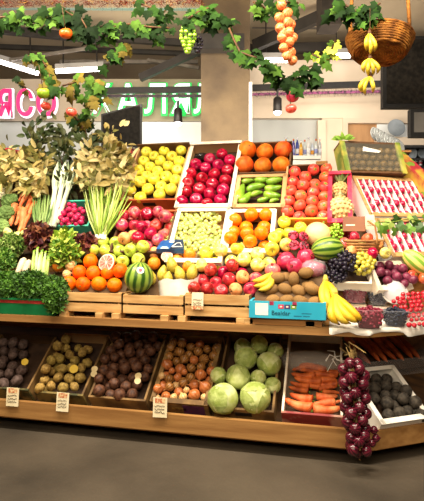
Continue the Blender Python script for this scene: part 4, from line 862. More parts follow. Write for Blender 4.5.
# carrots
CAR = mat('carrot_skin', '#d85c28', '#ee9058', 3, .5, .1, .25, 18); CARD_ = mat('dim_red_carrot_skin', '#9a4014', '#d0682c', 3, .6, .14, .3, 18)  # duller copy paints shade on the rear carrots; reddish carrots share it
def carrotmb():
    pr = [(0, 0), (.012, .01)]
    for i in range(1, 13): z = i / 12; pr.append(((.034 + .064 * z ** .6) * (1 - .035 * (i % 2)), .02 + z * .93))
    return MB().lathe(pr + [(.06, .98), (0, .985)], 12, fn=lambda p: Vector((p.x + .03 * math.sin(p.z * 4), p.y, p.z)))
strip('carrot', carrotmb(), CAR); strip('carrot_dim_red', carrotmb(), CARD_)
mb = MB()
for i in range(6): mb.leaf((.02, 0, .97), (math.cos(i) * .5, math.sin(i) * .5, 1), (math.cos(i), math.sin(i), 0), .12, .02, .2)
strip('p_top', mb, GSTEM)
def carrot(fr, tip, top, h, label, group, key='carrot', wide=1., ht=None):
    p, q, s = spindle(hit(fr, *tip, h), hit(fr, *top, h if ht is None else ht)); o = link('carrot', smesh(key), None, p, q, (s * wide, s * wide, s)); tag(o, label, 'carrot', group); link('leaf_stub', smesh('p_top'), o)
Z = zoomed(0, 180, 6.06)
names = ['far-side carrot next to the broccoli', 'carrot standing second from the broccoli', 'long carrot crossing the middle of the bundle', 'carrot in the middle with its tip down by the lettuce', 'carrot leaning towards the chives', 'outermost carrot next to the chives', 'short carrot peeking up at the back of the bundle', 'lowest carrot above the brown lettuce']
for (a, b), lb, h in zip([((65, 278), (92, 150)), ((92, 275), (130, 165)), ((118, 165), (190, 62)), ((112, 318), (150, 175)), ((150, 200), (195, 100)), ((172, 232), (215, 130)), ((112, 130), (140, 75)), ((140, 305), (172, 215))], names, (.0, .02, .03, .03, .01, .0, -.01, .02)):
    (a0, b0) = Z(a, b); carrot(M, a0, b0, h, 'orange ' + lb, 'carrots standing in the vegetable display', wide=1.35)
# broccoli and cauliflower
BROC = mat('broccoli_green', '#4c6a30', '#84a058', 6, .8, .1, .8, 30); BST2 = mat('broccoli_stalk', '#93a85a', '#b9c888', 6, .6); CAUL = mat('cauliflower_white', '#d8d0a8', '#f2ecd0', 6, .8, .05, .8, 30)
def floret(label, name, cat, pos, r, m, ax, seed):
    rr = random.Random(seed); t = thing(name, label, cat, pos, turn(ax), 'broccoli heads' if cat == 'broccoli' else None); mb = MB()
    for i in range(46):
        z = 1 - i / 46 * 1.1; a = i * 2.4; q = math.sqrt(max(0, 1 - z * z)); mb.ball(Vector((q * math.cos(a), q * math.sin(a), z * .75)) * r * .82, r * rr.uniform(.2, .3), 7, 5, 0, blob(.3, 3, i))
    part('crown', mb, m, t, True); part('stalk', MB().lathe([(r * .3, -r * .8), (r * .34, -r * .3), (r * .6, .0), (0, r * .1)], 10), BST2, t, True)
floret('topmost broccoli head at the frame edge under the cauliflower', 'broccoli', 'broccoli', hit(M, 10, 201, 0), .062, BROC, M.N, 1)
floret('middle broccoli head beside the carrots', 'broccoli', 'broccoli', hit(M, 6, 214, .01), .065, BROC, M.N, 2)
floret('lowest broccoli head cut by the frame edge', 'broccoli', 'broccoli', hit(M, 1, 227, .01), .06, BROC, M.N, 3)
floret('white cauliflower at the frame edge above the broccoli', 'cauliflower', 'cauliflower', hit(M, 2, 193, .02), .06, CAUL, M.N, 4)
# leeks, chives, spring onions
LEEK = [mat('leek_pale', '#cfd8b4', '#eaeed8', 4, .5), mat('leek_green', '#8fa67c', '#bccaa4', 4, .5)]
for i, (p0, p1, r) in enumerate((((50, 227), (58, 168), .022), ((53.5, 227), (66, 166), .022), ((57, 223), (75, 168), .020))):
    a, b = hit(M, *p0, .01), hit(M, *p1, .05); t = thing('leek', 'pale leek ' + ('next to the chives', 'in the middle of the three', 'beside the radishes')[i], 'leek', a, None, 'leeks above the lettuces')
    part('shaft', MB().tube([Vector(), (b - a) * .35, (b - a) * .7], [r * .85, r * .8, r * .75], 10), LEEK[0], t, True)
    for j in range(5):
        d = (b - a).normalized(); n = Quaternion(d, j * 1.25) @ M.N; part('leaf', MB().leaf((b - a) * .55, d + n * .16, n, (b - a).length * .55, .045, .12, 0, .5, 3), LEEK[j % 2], t)
def stalks(name, label, cat, base, rr, n, tipbox, rad, mats, hb, ht, bulbs=None, thick=1., fr=M):
    t = thing(name, label, cat, hit(fr, *base, hb)); o = t.location
    for i in range(n):
        x0 = base[0] + rr.uniform(-1, 1) * 4.5; y0 = base[1] + rr.uniform(-3, 3); u = (x0 - base[0]) / 4.5 * .7 + rr.uniform(-.3, .3)
        x1 = (tipbox[0] + tipbox[1]) / 2 + u * (tipbox[1] - tipbox[0]) / 2; y1 = rr.uniform(tipbox[2], tipbox[3]); hh = rr.uniform(hb, ht)
        a = hit(fr, x0, y0, hb + rr.uniform(0, .03)) - o; b = hit(fr, (x0 + x1) / 2 + rr.uniform(-2, 2), (y0 + y1) / 2, hh + .02) - o; c = hit(fr, x1, y1, hh) - o
        s = part('stalk', MB().tube([a, a.lerp(b, .5) * .6 + (a + (b - a) * .5) * .4, b, b.lerp(c, .6), c], [rad, rad, rad * .9, rad * .75, rad * .3], 5), mats[i % len(mats)], t, True)
        if bulbs: part('bulb', MB().ball(a, (rad * 1.9, rad * 1.9, rad * 2.4), 7, 5), bulbs, s, True)
    return t
CHIV = [mat('chive_green', '#4f7436', '#7d9c55', 5, .5, .1), mat('chive_light', '#7c9c50', '#a8bf78', 5, .5, .1)]
SPR = [mat('spring_onion_green', '#8eae3c', '#b8cc62', 4, .45, .1), mat('spring_onion_pale', '#b8ca6a', '#dbe39c', 4, .45, .1), mat('spring_onion_deep', '#6f9430', '#94b048', 4, .45, .1)]
rr = random.Random(41); stalks('chive_bunch', 'tight bunch of dark green chives between the carrots and the leeks', 'chives', (41, 229), rr, 60, (31, 56), .0042, CHIV, .0, .05) if 0 else None
def stalkbunch(*a, tip=None): return stalks(*a[:6], tip, *a[6:])
stalkbunch('chive_bunch', 'tight bunch of dark green chives between the carrots and the leeks', 'chives', (41, 229), random.Random(41), 64, .0048, CHIV, .0, .05, tip=(30, 56, 194, 206))
stalkbunch('spring_onion_bunch', 'big fanned bunch of bright spring onions beside the pink apples', 'spring onions', (101, 236), random.Random(42), 98, .0056, SPR, .01, .11, WHITEP, tip=(80, 133, 178, 204))
# radishes on a turquoise tray
t, _ = crate_px('plastic_tray', 'turquoise plastic tray behind the radishes', 'tray', M, 53, 88, 226, 200, (mat('turquoise_plastic', '#3fb59a', '#5accb2', 5, .4),) * 3 + (LINER,), n0=-.1, n1=-.01, floor=.03)
Z = zoomed(60, 180, 6.06)
R_('radish', M, [Z((0, 290), (25, 280), (50, 268), (85, 270), (118, 268)), Z((-20, 262), (10, 245), (38, 240), (72, 255), (98, 250), (122, 240)), Z((-10, 222), (20, 215), (52, 212), (80, 218), (112, 212), (128, 198)), Z((0, 185), (30, 178), (60, 172), (92, 185), (122, 180)), Z((20, 158), (48, 150), (78, 162))], .021, 'pink radish', 'of the radish heap', 'leeks', 'radish', 'radish', 'radishes on the turquoise tray', parts=(('root_tail', 'p_root'),), lie=1.2, rv=.12)
# lettuces
LG = [mat('lettuce_green', '#557f18', '#93b236', 5, .5, .1), mat('lettuce_yellow', '#a3b83a', '#d0d468', 5, .5, .1), mat('lettuce_deep', '#36601a', '#648a2a', 5, .5, .1)]
LR = [mat('lettuce_red', '#4c1c1c', '#7a3a30', 5, .5, .1), mat('lettuce_brown', '#6a3a28', '#8f5c3a', 5, .5, .1), mat('lettuce_dark_red', '#34121a', '#5a2428', 5, .5, .1)]
leafball('lettuce', 'frilly red-brown lettuce between the carrots and the green lettuce', 'lettuce', hit(M, 40, 238, .01), .088, 320, .045, .04, LR, seed=3, kindof='frill')
leafball('lettuce', 'bright frilly green lettuce under the radishes', 'lettuce', hit(M, 66, 242, .0), .066, 260, .045, .04, [LG[1], LG[0]], seed=4, kindof='frill', squash=(1.2, .9, .9))
leafball('lettuce', 'large frilly green lettuce above the oranges', 'lettuce', hit(M, 66, 254, .02), .088, 360, .042, .036, LG, seed=5, kindof='frill', squash=(1.15, 1, 1))
leafball('lettuce', 'small dark red lettuce at the foot of the spring onions', 'lettuce', hit(M, 85, 243, .02), .055, 200, .036, .034, LR, seed=6, kindof='frill', squash=(1.4, .9, .8))
PAR = [mat('parsley_green', '#2c5218', '#4c7a26', 4, .55, .1), mat('parsley_mid', '#3c661e', '#62902f', 4, .55, .1), mat('parsley_dark', '#1d3a10', '#35591a', 4, .55, .1)]
HER = [mat('herb_green', '#5c7f2c', '#8fab4c', 4, .55, .1), mat('herb_pale', '#8aa24c', '#b7c47c', 4, .55, .1), PAR[1]]
leafball('herb_bunch', 'pale green leafy herb bunch below the broccoli', 'herbs', hit(M, 13, 245, .01), .085, 420, .034, .014, HER, seed=7, kindof='sprig', squash=(1.2, .9, .9))
leafball('herb_bunch', 'darker feathery herb bunch at the frame edge above the parsley', 'herbs', hit(M, 3, 262, .0), .085, 420, .034, .012, [PAR[1], HER[0], PAR[0]], seed=8, kindof='sprig')
for i, (x, y, r, lb) in enumerate(((8, 288, .12, 'dark curly parsley bunch at the frame edge over the green crate'), (32, 288, .125, 'dark curly parsley bunch in the middle over the green crate'), (53, 291, .10, 'dark curly parsley bunch drooping beside the orange pyramid'))):
    p = hit(M, x, y, .03); leafball('parsley_bunch', lb, 'parsley', p, r, 900, .034, .016, PAR, seed=30 + i, kindof='sprig', squash=(1.0, .75, .85), droop=.5)
leafball('parsley_bunch', 'small parsley tuft hanging over the counter edge between the green and wooden crates', 'parsley', Vector((X(55, 306, -.03), -.02, 1.02)), .075, 320, .032, .016, PAR, seed=35, kindof='sprig', squash=(.9, .7, 1.3), droop=.5)
# celery, daikon, pale peppers
CEL = [mat('celery_green', '#7fa83c', '#b4cc72', 3, .4, .08), mat('celery_pale', '#a8c468', '#d2dfa2', 3, .4, .08)]
t = thing('celery_bunch', 'bunch of pale green celery stalks standing above the parsley', 'celery', hit(M, 40, 274, .03)); o = t.location
for i, (x0, x1, y1) in enumerate(((33, 34, 252), (36.5, 37.5, 249), (40, 42, 252), (43, 45.5, 253), (46, 50, 254), (38, 40, 255), (44, 48, 258))):
    a, b = hit(M, x0, 277, .04 + .01 * (i % 2)) - o, hit(M, x1, y1, .06 + .01 * (i % 3)) - o; s = part('stalk', MB().tube([a, a.lerp(b, .5) + M.N * .008, b], [.014, .012, .006], 7, 0, .6), CEL[i % 2], t, True)
    part('leaf', MB().leaf(b * .97, (b - a), M.N, .03, .02, .3), LG[0], s)
DAI = mat('daikon_skin', '#cdb594', '#e6d6b8', 3, .5, .05)
for i, (a, b) in enumerate((((16, 276), (25, 258)), ((22, 277), (30, 260)))):
    p, q, s = spindle(hit(M, *a, .04), hit(M, *b, .05)); o = link('daikon', MB().lathe([(0, 0), (.06, .02), (.13, .25), (.17, .6), (.17, .85), (.1, .97), (0, 1)], 12).mesh('daikon', DAI), None, p, q, s); tag(o, ('pale daikon root nearer the frame edge above the parsley', 'pale daikon root touching the celery')[i], 'daikon', 'daikon roots above the parsley')
PEP = mat('pale_pepper_skin', '#d6cc5c', '#ece8a4', 2, .3, .06, coat=.3)
shape('pepper', PEP, lambda p: Vector((p.x * (1 - .25 * p.z) * (1 + .06 * math.cos(3 * math.atan2(p.y, p.x))), p.y * (1 - .25 * p.z) * (1 + .06 * math.cos(3 * math.atan2(p.y, p.x))), p.z * 1.3)))
for x, y, lb in ((8, 232, 'pale yellow pepper just below the lowest broccoli'), (17, 236, 'pale yellow pepper under the carrots'), (26, 233, 'pale yellow pepper beside the red-brown lettuce')):
    add('pepper', hit(M, x, y, .03), .03, lb, 'pepper', 'pale_pepper', 'pale peppers under the carrots', M, orient=turn(M.U * RND.uniform(-1, 1) - M.S * .5 + M.N * .3), parts=(('stalk', 'p_stem'),))
# green crate under the parsley
GRC = mat('green_plastic', '#0f5a30', '#1a7a44', 4, .4); xg0, xg1 = X(-30, 315, .0), X(56, 315, .0)
t, fp = crate('plastic_crate', 'dark green plastic crate with a red stripe under the parsley', 'crate', G, xg0, xg1, -.005, .3, .914, 1.0, (GRC, GRC, GRC, GRC), floor=.02); hx = (xg1 - xg0) / 2
part('red_stripe', MB().box((-hx + .02, -.1545, .066), (hx - .06, -.1525, .085)), mat('red_stripe', '#8c2420', '#a8342c', 10, .5), fp); part('rim', MB().box((-hx - .004, -.158, .085), (hx + .004, -.14, .095)), GRC, fp)
ramp(t, hx - .014, .12, .1)

# ================================================================== the wing: strawberries and soft fruit
SBY = mat('strawberry_skin', '#b00a34', '#d83460', 2.5, .25, .15, coat=.3, spots=('#e8b060', 9, .09)); TRW = mat('tray_white', '#f0ece6', '#faf8f4', 5, .4)
shape('strawberry', SBY, lambda p: Vector((p.x * (1 - .38 * max(0, -p.z)), p.y * (1 - .38 * max(0, -p.z)), p.z * 1.15)), 12, 8)
mb = MB()
for i in range(6): a = i * 1.047; mb.leaf((0, 0, 1.1), (math.cos(a), math.sin(a), .2), (0, 0, 1), .6, .3, .3, 0, .2, 2)
strip('p_hull', mb, mat('strawberry_hull', '#6f9a34', '#92b84c', 10, .6))
def straw_tray(label, u0, u1, s0, s1, nc, nr, group, where, skip=()):
    t, _ = crate('fruit_tray', label, 'tray', W, u0, u1, s0, s1, -.10, .012, (TRW, TRW, TRW, TRW), floor=.055, rimm=WOOD)
    du = (u1 - u0 - .04) / nc; ds = (s1 - s0 - .05) / nr; hu, hs = (u1 - u0) / 2, (s1 - s0) / 2
    for i in range(nc + 1):
        x = -hu + .02 + i * du; part('divider', MB().box((x - .0045, -hs + .014, .05), (x + .0045, hs - .014, .118)), TRW, t)
    for j in range(nr):
        for i in range(nc):
            if (i, j) in skip: continue
            u, s = u0 + .02 + (i + .5) * du, s0 + .025 + (j + .5) * ds
            add('strawberry', W.to(u, s, -.005), min(du * .43, .0205) * RND.uniform(.92, 1.08), f'ripe strawberry, {ORD[i]} lane from the pineapples, {ORD[j]} from the front of the {where}', 'strawberry', 'strawberry', group, W, .8, (), turn(W.N * .4 - W.S + W.U * RND.uniform(-.3, .3)), True)
straw_tray('white tray with dividers full of strawberries in front of the clear-lidded fig box', .012, .62, -.31, .0, 12, 8, 'strawberries in the upper white tray', 'upper tray', {(11, 5), (10, 3), (11, 6)})
straw_tray('lower white tray of strawberries partly under trailing green leaves', .035, .62, -.60, -.335, 10, 6, 'strawberries in the lower white tray', 'lower tray')
# fig box with clear lid leaning at the top of the wing
FIGP = mat('printed_fruit_card', '#6f8430', '#bcae4c', 10, .5, lo=.4, hi=.6); c0 = hit(M, 350, 177, .02)
BF = Fr(W.to(.0, .03, -.02), 33, 62)
FG = Fr(W.to(-.02, .035, .0), 25, 66)
a, b, c = us(FG, 350, 177), us(FG, 402, 178), us(FG, 336, 146)
t, _ = crate('fruit_box', 'printed yellow-green box with a clear lid leaning up behind the strawberries', 'box', FG, .0, .42, .0, .235, -.09, .02, (CARDD, FIGP, CARDD, LINER), th=.014, floor=.03)
for x in (-1, 1): part('printed_edge', MB().box((x * .197 - .017, -.118, .1), (x * .197 + .017, .118, .113)), FIGP, t)
part('clear_lid', MB().box((-.19, -.1, .114), (.19, .1, .116)), clear('lid_film', '#efe6d0', .05, .05), t); part('lid_sticker', MB().add([(-.07, .04, .1175), (.04, .03, .1175), (.06, .045, .1175), (.0, .06, .1175), (-.06, .075, .1175)], [(0, 1, 2, 3, 4)]), WHITEP, t)
FIGM = mat('fig_skin', '#3c2a10', '#6f541e', 2.5, .55, .2)
skin('fig', 'pear', FIGM); SH['fig'] = (SH['orange'][0], FIGM)
for j in range(4):
    for i in range(8):
        add('fig', FG.to(.028 + .050 * i + (.018 if j % 2 else 0), .04 + .05 * j, -.02), .0245, f'brown-green fig, {ORD[i]} from the pineapples in the {rowname(j, 4)} row under the clear lid', 'fig', 'fig', 'figs under the clear lid', FG, .8, ())
lf = thing('palm_leaf_scrap', 'curled green leaf resting on the top corner of the fig box', 'leaf', FG.to(.03, .245, .02)); mb = MB()
for i in range(7): mb.leaf((-.03 + .008 * i, 0, 0), (-.8 + .25 * i, -.3, .25 + .1 * (i % 2)), (0, -1, .4), .05, .028, .5)
part('blade', mb, mat('scrap_leaf', '#5a8a24', '#8cb23c', 6, .5), lf)
# printed box flank beyond it
p0, p1 = at(384, 152, 3.62), at(428, 192, 3.32); FIGR = mat('printed_red_card', '#a8303a', '#c8a03c', 9, .5, lo=.42, hi=.58, spots=('#7a9a38', 10, .25))
t = thing('fruit_box', 'box flank printed with red and green fruit beyond the fig box', 'box', p0); dr = (p1 - p0).normalized(); nn = (W.N - dr * W.N.dot(dr)).normalized(); sd = dr.cross(nn); sd = sd if sd.dot(RT) > 0 else -sd; Ln = (p1 - p0).length
def slabx(a0, a1, b0, b1, c0, c1): return MB().add([dr * x + sd * y + nn * z for z in (c0, c1) for x, y in ((a0, b0), (a1, b0), (a1, b1), (a0, b1))], [(3, 2, 1, 0), (4, 5, 6, 7), (0, 1, 5, 4), (1, 2, 6, 5), (2, 3, 7, 6), (3, 0, 4, 7)])
part('side_panel', slabx(0, Ln, -.01, .004, -.045, .045), FIGR, t); part('top_panel', slabx(.0, Ln, .004, .1, .03, .04), FIGR, t); part('end_panel', slabx(-.004, .006, .004, .1, -.045, .04), CARD, t)
# stacked clear bowls behind
for i in range(5):
    c = at(375 + i * 5.5, 134 + i * 3.6, 3.95 - .0 * i); t = thing('clear_bowl', f'clear plastic bowl lid, {ORD[i]} of the leaning row from the wooden door', 'bowl', c, turn(-FW * .8 + RT * .55 + UP * .15), 'leaning clear bowls behind the fig box')
    r = .05 + .007 * i
    part('shell', MB().lathe([(r, 0), (r * .95, .012), (r * .7, .03), (r * .4, .036), (0, .037)], 24), clear('bowl_clear', '#cfd4d6', .35, .1), t, True)
    for q in (1.0, .72, .42): part('ridge', MB().lathe([(r * q - .004, .036 - .034 * q ** 3), (r * q, .041 - .034 * q ** 3), (r * q + .004, .034 - .034 * q ** 3)], 24), mat('bowl_ridge', '#b9bfc3', '#dde2e4', 4, .2, metal=.3), t, True)
# small sign card, tag, basket handle and shiny nectarines
t = thing('sign_card', 'brown card sign with a small white line above the wrapped nectarines', 'sign', hit(M, 354, 224, .045), (M.rot @ Matrix.Rotation(R(20), 3, 'X')))
part('card', MB().box((-.062, -.045, -.003), (.062, .045, .003)), mat('brown_sign', '#6a3a1c', '#8a5028', 6, .5), t); part('printed_line', MB().box((-.045, -.012, .003), (.005, -.004, .0042)), TAGW, t)
price_tag('white price tag standing between the brown sign and the strawberries', hit(M, 370, 222, .05), .052, .085, -8, R(12), False)
BROWNH = mat('basket_brown', '#8a5a30', '#b5834c', 20, .7)
p0, p1 = hit(M, 343, 256, .0), hit(M, 384, 256, .0); t = thing('wicker_basket', 'low wicker basket with a tall handle holding nectarines beside the lower strawberries', 'basket', hit(M, 362, 252, -.06)); o = t.location
mb = MB()
for j in range(5):
    z = j * .016; mb.tube([Vector((math.cos(a) * (.105 + .004 * j), math.sin(a) * (.075 + .004 * j), z)) for a in [6.283 * i / 24 for i in range(25)]], .008, 5)
part('basket_body', mb, BROWNH, t, True); part('basket_floor', MB().lathe([(.1, .005), (0, .005)], 20, fn=lambda p: Vector((p.x, p.y * .75, p.z))), BROWNH, t)
part('handle', MB().tube([hit(M, 377, 250, .02) - o, hit(M, 377, 237, .07) - o, hit(M, 375, 226, .09) - o, hit(M, 368, 221, .08) - o], .006, 6), BROWNH, t, True)
for x, y, r, k, lb, nm in ((345, 244, .033, 'apple_pink', 'pinkish nectarine at the lime green grapes end of the wicker basket', 'nectarine'), (354, 237, .035, 'nectarine', 'shiny red nectarine right under the brown sign card', 'nectarine'), (367, 239, .036, 'tomato', 'orange-red nectarine under the white price tag', 'nectarine'), (378, 244, .03, 'peach', 'orange-brown peach outside the basket handle', 'peach'), (362, 247, .034, 'apple_pale', 'pale yellow nectarine in the middle of the wicker basket', 'nectarine'), (373, 253, .035, 'apple_dark', 'crimson nectarine at the front of the wicker basket', 'nectarine'), (384, 253, .033, 'apple_pale', 'pale yellow apple beside the lower strawberry tray', 'apple'), (351, 250, .032, 'peach', 'yellow-orange peach above the yellow grapes', 'peach')):
    add(k, hit(M, x, y, .0), r, lb, nm, nm, None, M, .6, ST)
# leaves trailing over the strawberries
VLF = [mat('vine_green', '#3d6a1c', '#6f9a34', 5, .5, .1), mat('vine_light', '#7fa33c', '#b4c968', 5, .5, .1), mat('vine_deep', '#28461a', '#456a26', 5, .5, .1)]
t = thing('leaf_spray', 'spray of green vine leaves lying across the strawberry trays', 'leaves', hit(W, 402, 222, .05)); mb = MB(); rr = random.Random(9)
for x, y in ((384, 226), (391, 222), (396, 228), (399, 217), (404, 224), (409, 215), (412, 226), (418, 219), (424, 226), (424, 214), (378, 222)): mb.vine(hit(W, x, y, .05) - t.location, RT * rr.uniform(-1, 1) - UP * .6, W.N + RT * rr.uniform(-.5, .5), .075, rr.randrange(3))
part('foliage', mb, VLF, t); part('stem', MB().tube([hit(W, x, y, .045) - t.location for x, y in ((376, 222), (392, 222), (408, 219), (426, 221))], .003, 5), GSTEM, t)
# plums, melon, tomatoes lower on the wing
Z = zoomed(304, 220, 3.53)
t, _ = crate('fruit_tray', 'white tray of purple plums below the wicker basket', 'tray', W, us(W, 376, 262).x - .05, us(W, 410, 280).x + .0, -.80, -.625, -.09, -.01, (CARDL, CARDL, CARDL, LINER), floor=.04, rimm=CARDL)
R_('plum', W, [Z((365, 238), (385, 243), (398, 252), (345, 228)), Z((300, 205), (325, 200), (350, 212), (372, 214)), Z((275, 180), (300, 186), (325, 190), (348, 184)), Z((272, 152), (298, 162), (322, 170))], .027, 'purple plum', 'of the white tray', 'yellow grapes', 'plum', 'plum', 'plums in the white tray', lie=1.0, h=-.01)
c = hit(W, 416, 262, .02); t = thing('melon', 'green and yellow striped melon lying below the lower strawberries', 'melon', c, turn(RT * .8 - UP * .7 - FW * .2)); part('rind', MB().ball((0, 0, 0), (.055, .055, .09), 24, 16), stripes('melon_stripe', '#7fae3c', '#ecd878', 8, .5, .4, .3, .6, 6), t, True); part('stalk', MB().tube([(0, 0, .088), (0, .004, .105)], .006, 6), GSTEM, t)
for x, y, lb in ((412, 276, 'red tomato under the striped melon nearer the plums'), (422, 278, 'red tomato under the striped melon at the frame edge'), (424, 271, 'red tomato half cut by the frame edge beside the melon')): add('tomato', hit(W, x, y, .0), .032, lb, 'tomato', 'tomato', 'tomatoes under the striped melon', W, .6, (('calyx', 'p_star'),))
# berry tubs
TUB = clear('tub_clear', '#e8e4e4', .1, .07)
BR = {'red': mat('raspberry_skin', '#5c0a24', '#9a2440', 4, .4, .1), 'dark': mat('blackberry_skin', '#15131c', '#343244', 4, .4, .1), 'blue': mat('blueberry_skin', '#1a2030', '#454e64', 4, .5, .1)}
def tub(label, blabel, bname, px, py, zb, w, hgt, kind, seed):
    c = onz(px, py, zb); t = thing('berry_tub', label, 'tub', c, Quaternion((0, 0, 1), R(10)), 'clear berry tubs at the corner'); h = w / 2
    def sq(p): 
        a = math.atan2(p.y, p.x); r = math.hypot(p.x, p.y); k = 1 / max(abs(math.cos(a)), abs(math.sin(a))) ** .75; return Vector((p.x * k, p.y * k * .85, p.z))
    part('tub_wall', MB().lathe([(h * .74, 0), (h * .78, .004), (h * .93, hgt * .9), (h, hgt), (h * 1.02, hgt - .006)], 24, fn=sq), TUB, t, True)
    mb = MB(); rr = random.Random(seed)
    for i in range(300):
        a, q, z = rr.uniform(0, 6.28), rr.random() ** .5, rr.random(); zz = .007 + (hgt * .95 + (1 - q) * .022 - .01) * z ** .5; rad = h * (.70 + .17 * zz / hgt) * q; 
        if q < .75 and z < .7: continue
        p = sq(Vector((rad * math.cos(a), rad * math.sin(a), zz))); mb.ball(p, .0075, 6, 4)
    mb.lathe([(h * .62, .006), (h * .74, hgt * .9), (h * .3, hgt * .96), (0, hgt * .98)], 16, fn=sq)
    rot = Matrix.Rotation(R(10), 3, 'Z'); mb.v = [rot @ p + c for p in mb.v]
    single(bname, blabel, 'berries', mb, BR[kind], c + UP * .006, None, True, 'stuff')
tub('clear tub of red berries behind the others beside the bananas', 'small red berries filling the rear clear tub', 'red_berry_heap', 354.5, 303, 1.0, .145, .085, 'red', 1)
tub('clear tub of black berries in the rear row under the white domed lid', 'small black berries filling the rear clear tub', 'black_berry_heap', 378, 305, .995, .115, .075, 'dark', 2)
tub('clear tub of red berries at the front beside the banana tips', 'small red berries filling the front clear tub', 'red_berry_heap', 368.5, 328, .914, .155, .10, 'red', 3)
tub('clear tub of dark blue berries at the front next to the loose cherries', 'dark blue berries filling the front clear tub', 'blue_berry_heap', 394.5, 326, .914, .135, .085, 'blue', 4)
st2 = MB(); 
for px, py, z, w in ((354.5, 303, .995, .09), (378, 305, .99, .075)): c = onz(px, py, z); st2.box((c.x - w, c.y - .055, .906), (c.x + w, c.y + .09, z))
part('step_block', MB().box((onz(354, 303, .995).x - .075, onz(354, 303, .995).y - .05, .906), (onz(354, 303, .995).x + .065, onz(354, 303, .995).y + .1, .994)), CARDL, stall, world=True)
part('step_block', MB().box((onz(378, 305, .99).x - .05, onz(378, 305, .99).y - .05, .906), (onz(378, 305, .99).x + .07, onz(378, 305, .99).y + .1, .989)), CARDL, stall, world=True)
c = at(394.5, 292, 2.85); t = thing('domed_lid', 'white translucent domed lid resting behind the blue berries', 'lid', c, turn(UP * .5 - FW * .9 - RT * .1)); LIDM = clear('lid_white', '#efe8ee', .6, .2)
part('dome', MB().lathe([(.064, 0), (.062, .012), (.05, .035), (.03, .046), (0, .05)], 20), LIDM, t, True); part('rim', MB().lathe([(.07, -.003), (.071, .003), (.062, .004)], 20), TRW, t, True)
# loose cherries in a clear tray
c = onz(417, 324, .914); t = thing('fruit_tray', 'clear tray heaped with bright red cherries at the frame edge', 'tray', c, Quaternion((0, 0, 1), R(33)))
part('tray_wall', MB().lathe([(.12, 0), (.125, .004), (.15, .055), (.156, .06)], 24, fn=lambda p: Vector((p.x, p.y * .8 + .02, p.z))), TUB, t, True)
Cf = Fr(onz(414, 326, .922), 33, 42)
R_('cherry', Cf, [[(409 + i * 5.2, 325 - i * .5 + (i % 2)) for i in range(4)], [(411.5 + i * 5.3, 320 - i * .5) for i in range(3)], [(408.5 + i * 5.2, 316 - i * .4) for i in range(4)], [(405 + i * 5.3 + RND.uniform(-1, 1), 311.5 - i * .4 + RND.uniform(-1, 1)) for i in range(5)], [(396 + i * 5.2 + RND.uniform(-1, 1), 307 - i * .3 + RND.uniform(-1, 1)) for i in range(6)], [(394 + i * 5.3 + RND.uniform(-1, 1), 302.5 - i * .3 + RND.uniform(-1, 1)) for i in range(7)], [(398 + i * 5.1 + RND.uniform(-1, 1), 298.5 - i * .3 + RND.uniform(-1, 1)) for i in range(6)], [(403 + i * 5.1, 294.5 - i * .3) for i in range(5)]], .0132, 'red cherry', 'of the heap', 'berry tubs', 'cherry', 'cherry', 'bright red cherries at the frame edge', h=.012, lie=1.0, rv=.2, inbox=False)
# white cloth over the corner
mb = MB(); pts = []
cx0 = C0 - Vector((.19, 0, 0)); path = [cx0, cx0.lerp(C0, .5), C0, C0 + wd * .2, C0 + wd * .4, C0 + wd * .62]; inn = [Vector((0, 1, 0))] * 2 + [(Vector((0, 1, 0)) + wi).normalized()] + [wi] * 3; nn_ = 40; rr = random.Random(4)
for i in range(nn_ + 1):
    f = i / nn_ * (len(path) - 1); k = min(int(f), len(path) - 2); q = f - k; p = path[k].lerp(path[k + 1], q); n_ = inn[k].lerp(inn[k + 1], q); w = .008 * math.sin(i * 1.3) + .004 * math.sin(i * 2.9); hang = .014 + .008 * math.sin(i * .5 + 1) + (.03 if 24 < i < 34 else 0) * .6
    mb.v += [p + n_ * .3 + UP * .9125, p + n_ * .05 + UP * .913, p - n_ * .015 + UP * .9135, p - n_ * (.019 + abs(w) * .8) + UP * (.905 - hang * .5), p - n_ * (.018 + max(w, -.003)) + UP * (.902 - hang)]
for i in range(nn_):
    for j in range(4): mb.f.append((i * 5 + j, (i + 1) * 5 + j, (i + 1) * 5 + j + 1, i * 5 + j + 1)); mb.m.append(0)
single('white_cloth', 'white cloth laid over the counter corner under the berry tubs', 'cloth', mb, WHITEP, C0 + UP * .91, smooth=True)
# ================================================================== lower shelf
pL = [(XL, -.06, -.112), (.70, -.06, -.112), (.60, .56, -.112), (XL, .56, -.112)]
board(L, pL, .015, DARKW, 'tilt_board')
board(LW, [(-.03, -.06, -.112), (.9, -.06, -.112), (.9, .5, -.112), (-.02, .5, -.112)], .015, DARKW, 'tilt_board')
LOWB = []
def low(label, xl, xr, yf, mats, **k):
    r = crate_px('produce_crate', label, 'crate', L, xl, xr, yf, 333, mats, n0=-.105, n1=.015, floor=.045, **k); LOWB.append(LAST[0]); return r
low('dark crate of purple-brown potatoes at the frame edge of the lower shelf', -34, 29, 388, (LOWC2, LOWC, DARKW, LINER))
t, fp = low('printed crate of yellow-brown potatoes on the lower shelf', 33, 83.5, 394, (LOWC2, LOWC, CARD, LINER))
low('brown cardboard crate of beets on the lower shelf', 87, 146, 399, (LOWC, LOWC, LOWC, LINER))
t, fp = low('cardboard crate of onions with purple print on the lower shelf', 150, 208, 403, (LOWC, LOWC, CARD, LINER), rimm=LOWC)
part('purple_print', MB().box((.05, -.29, .01), (.14, -.2885, .075)), mat('purple_print', '#3c1640', '#5a2a58', 14, .6), fp) if 0 else None
def lowprint(fp, t_, x0, x1, z0, z1, m, nm):
    ys = min(v.co.y for v in fp.data.vertices); hu = max(v.co.x for v in fp.data.vertices)
    part(nm, MB().box((hu * x0, ys - .0015, z0), (hu * x1, ys + .0005, z1)), m, fp)
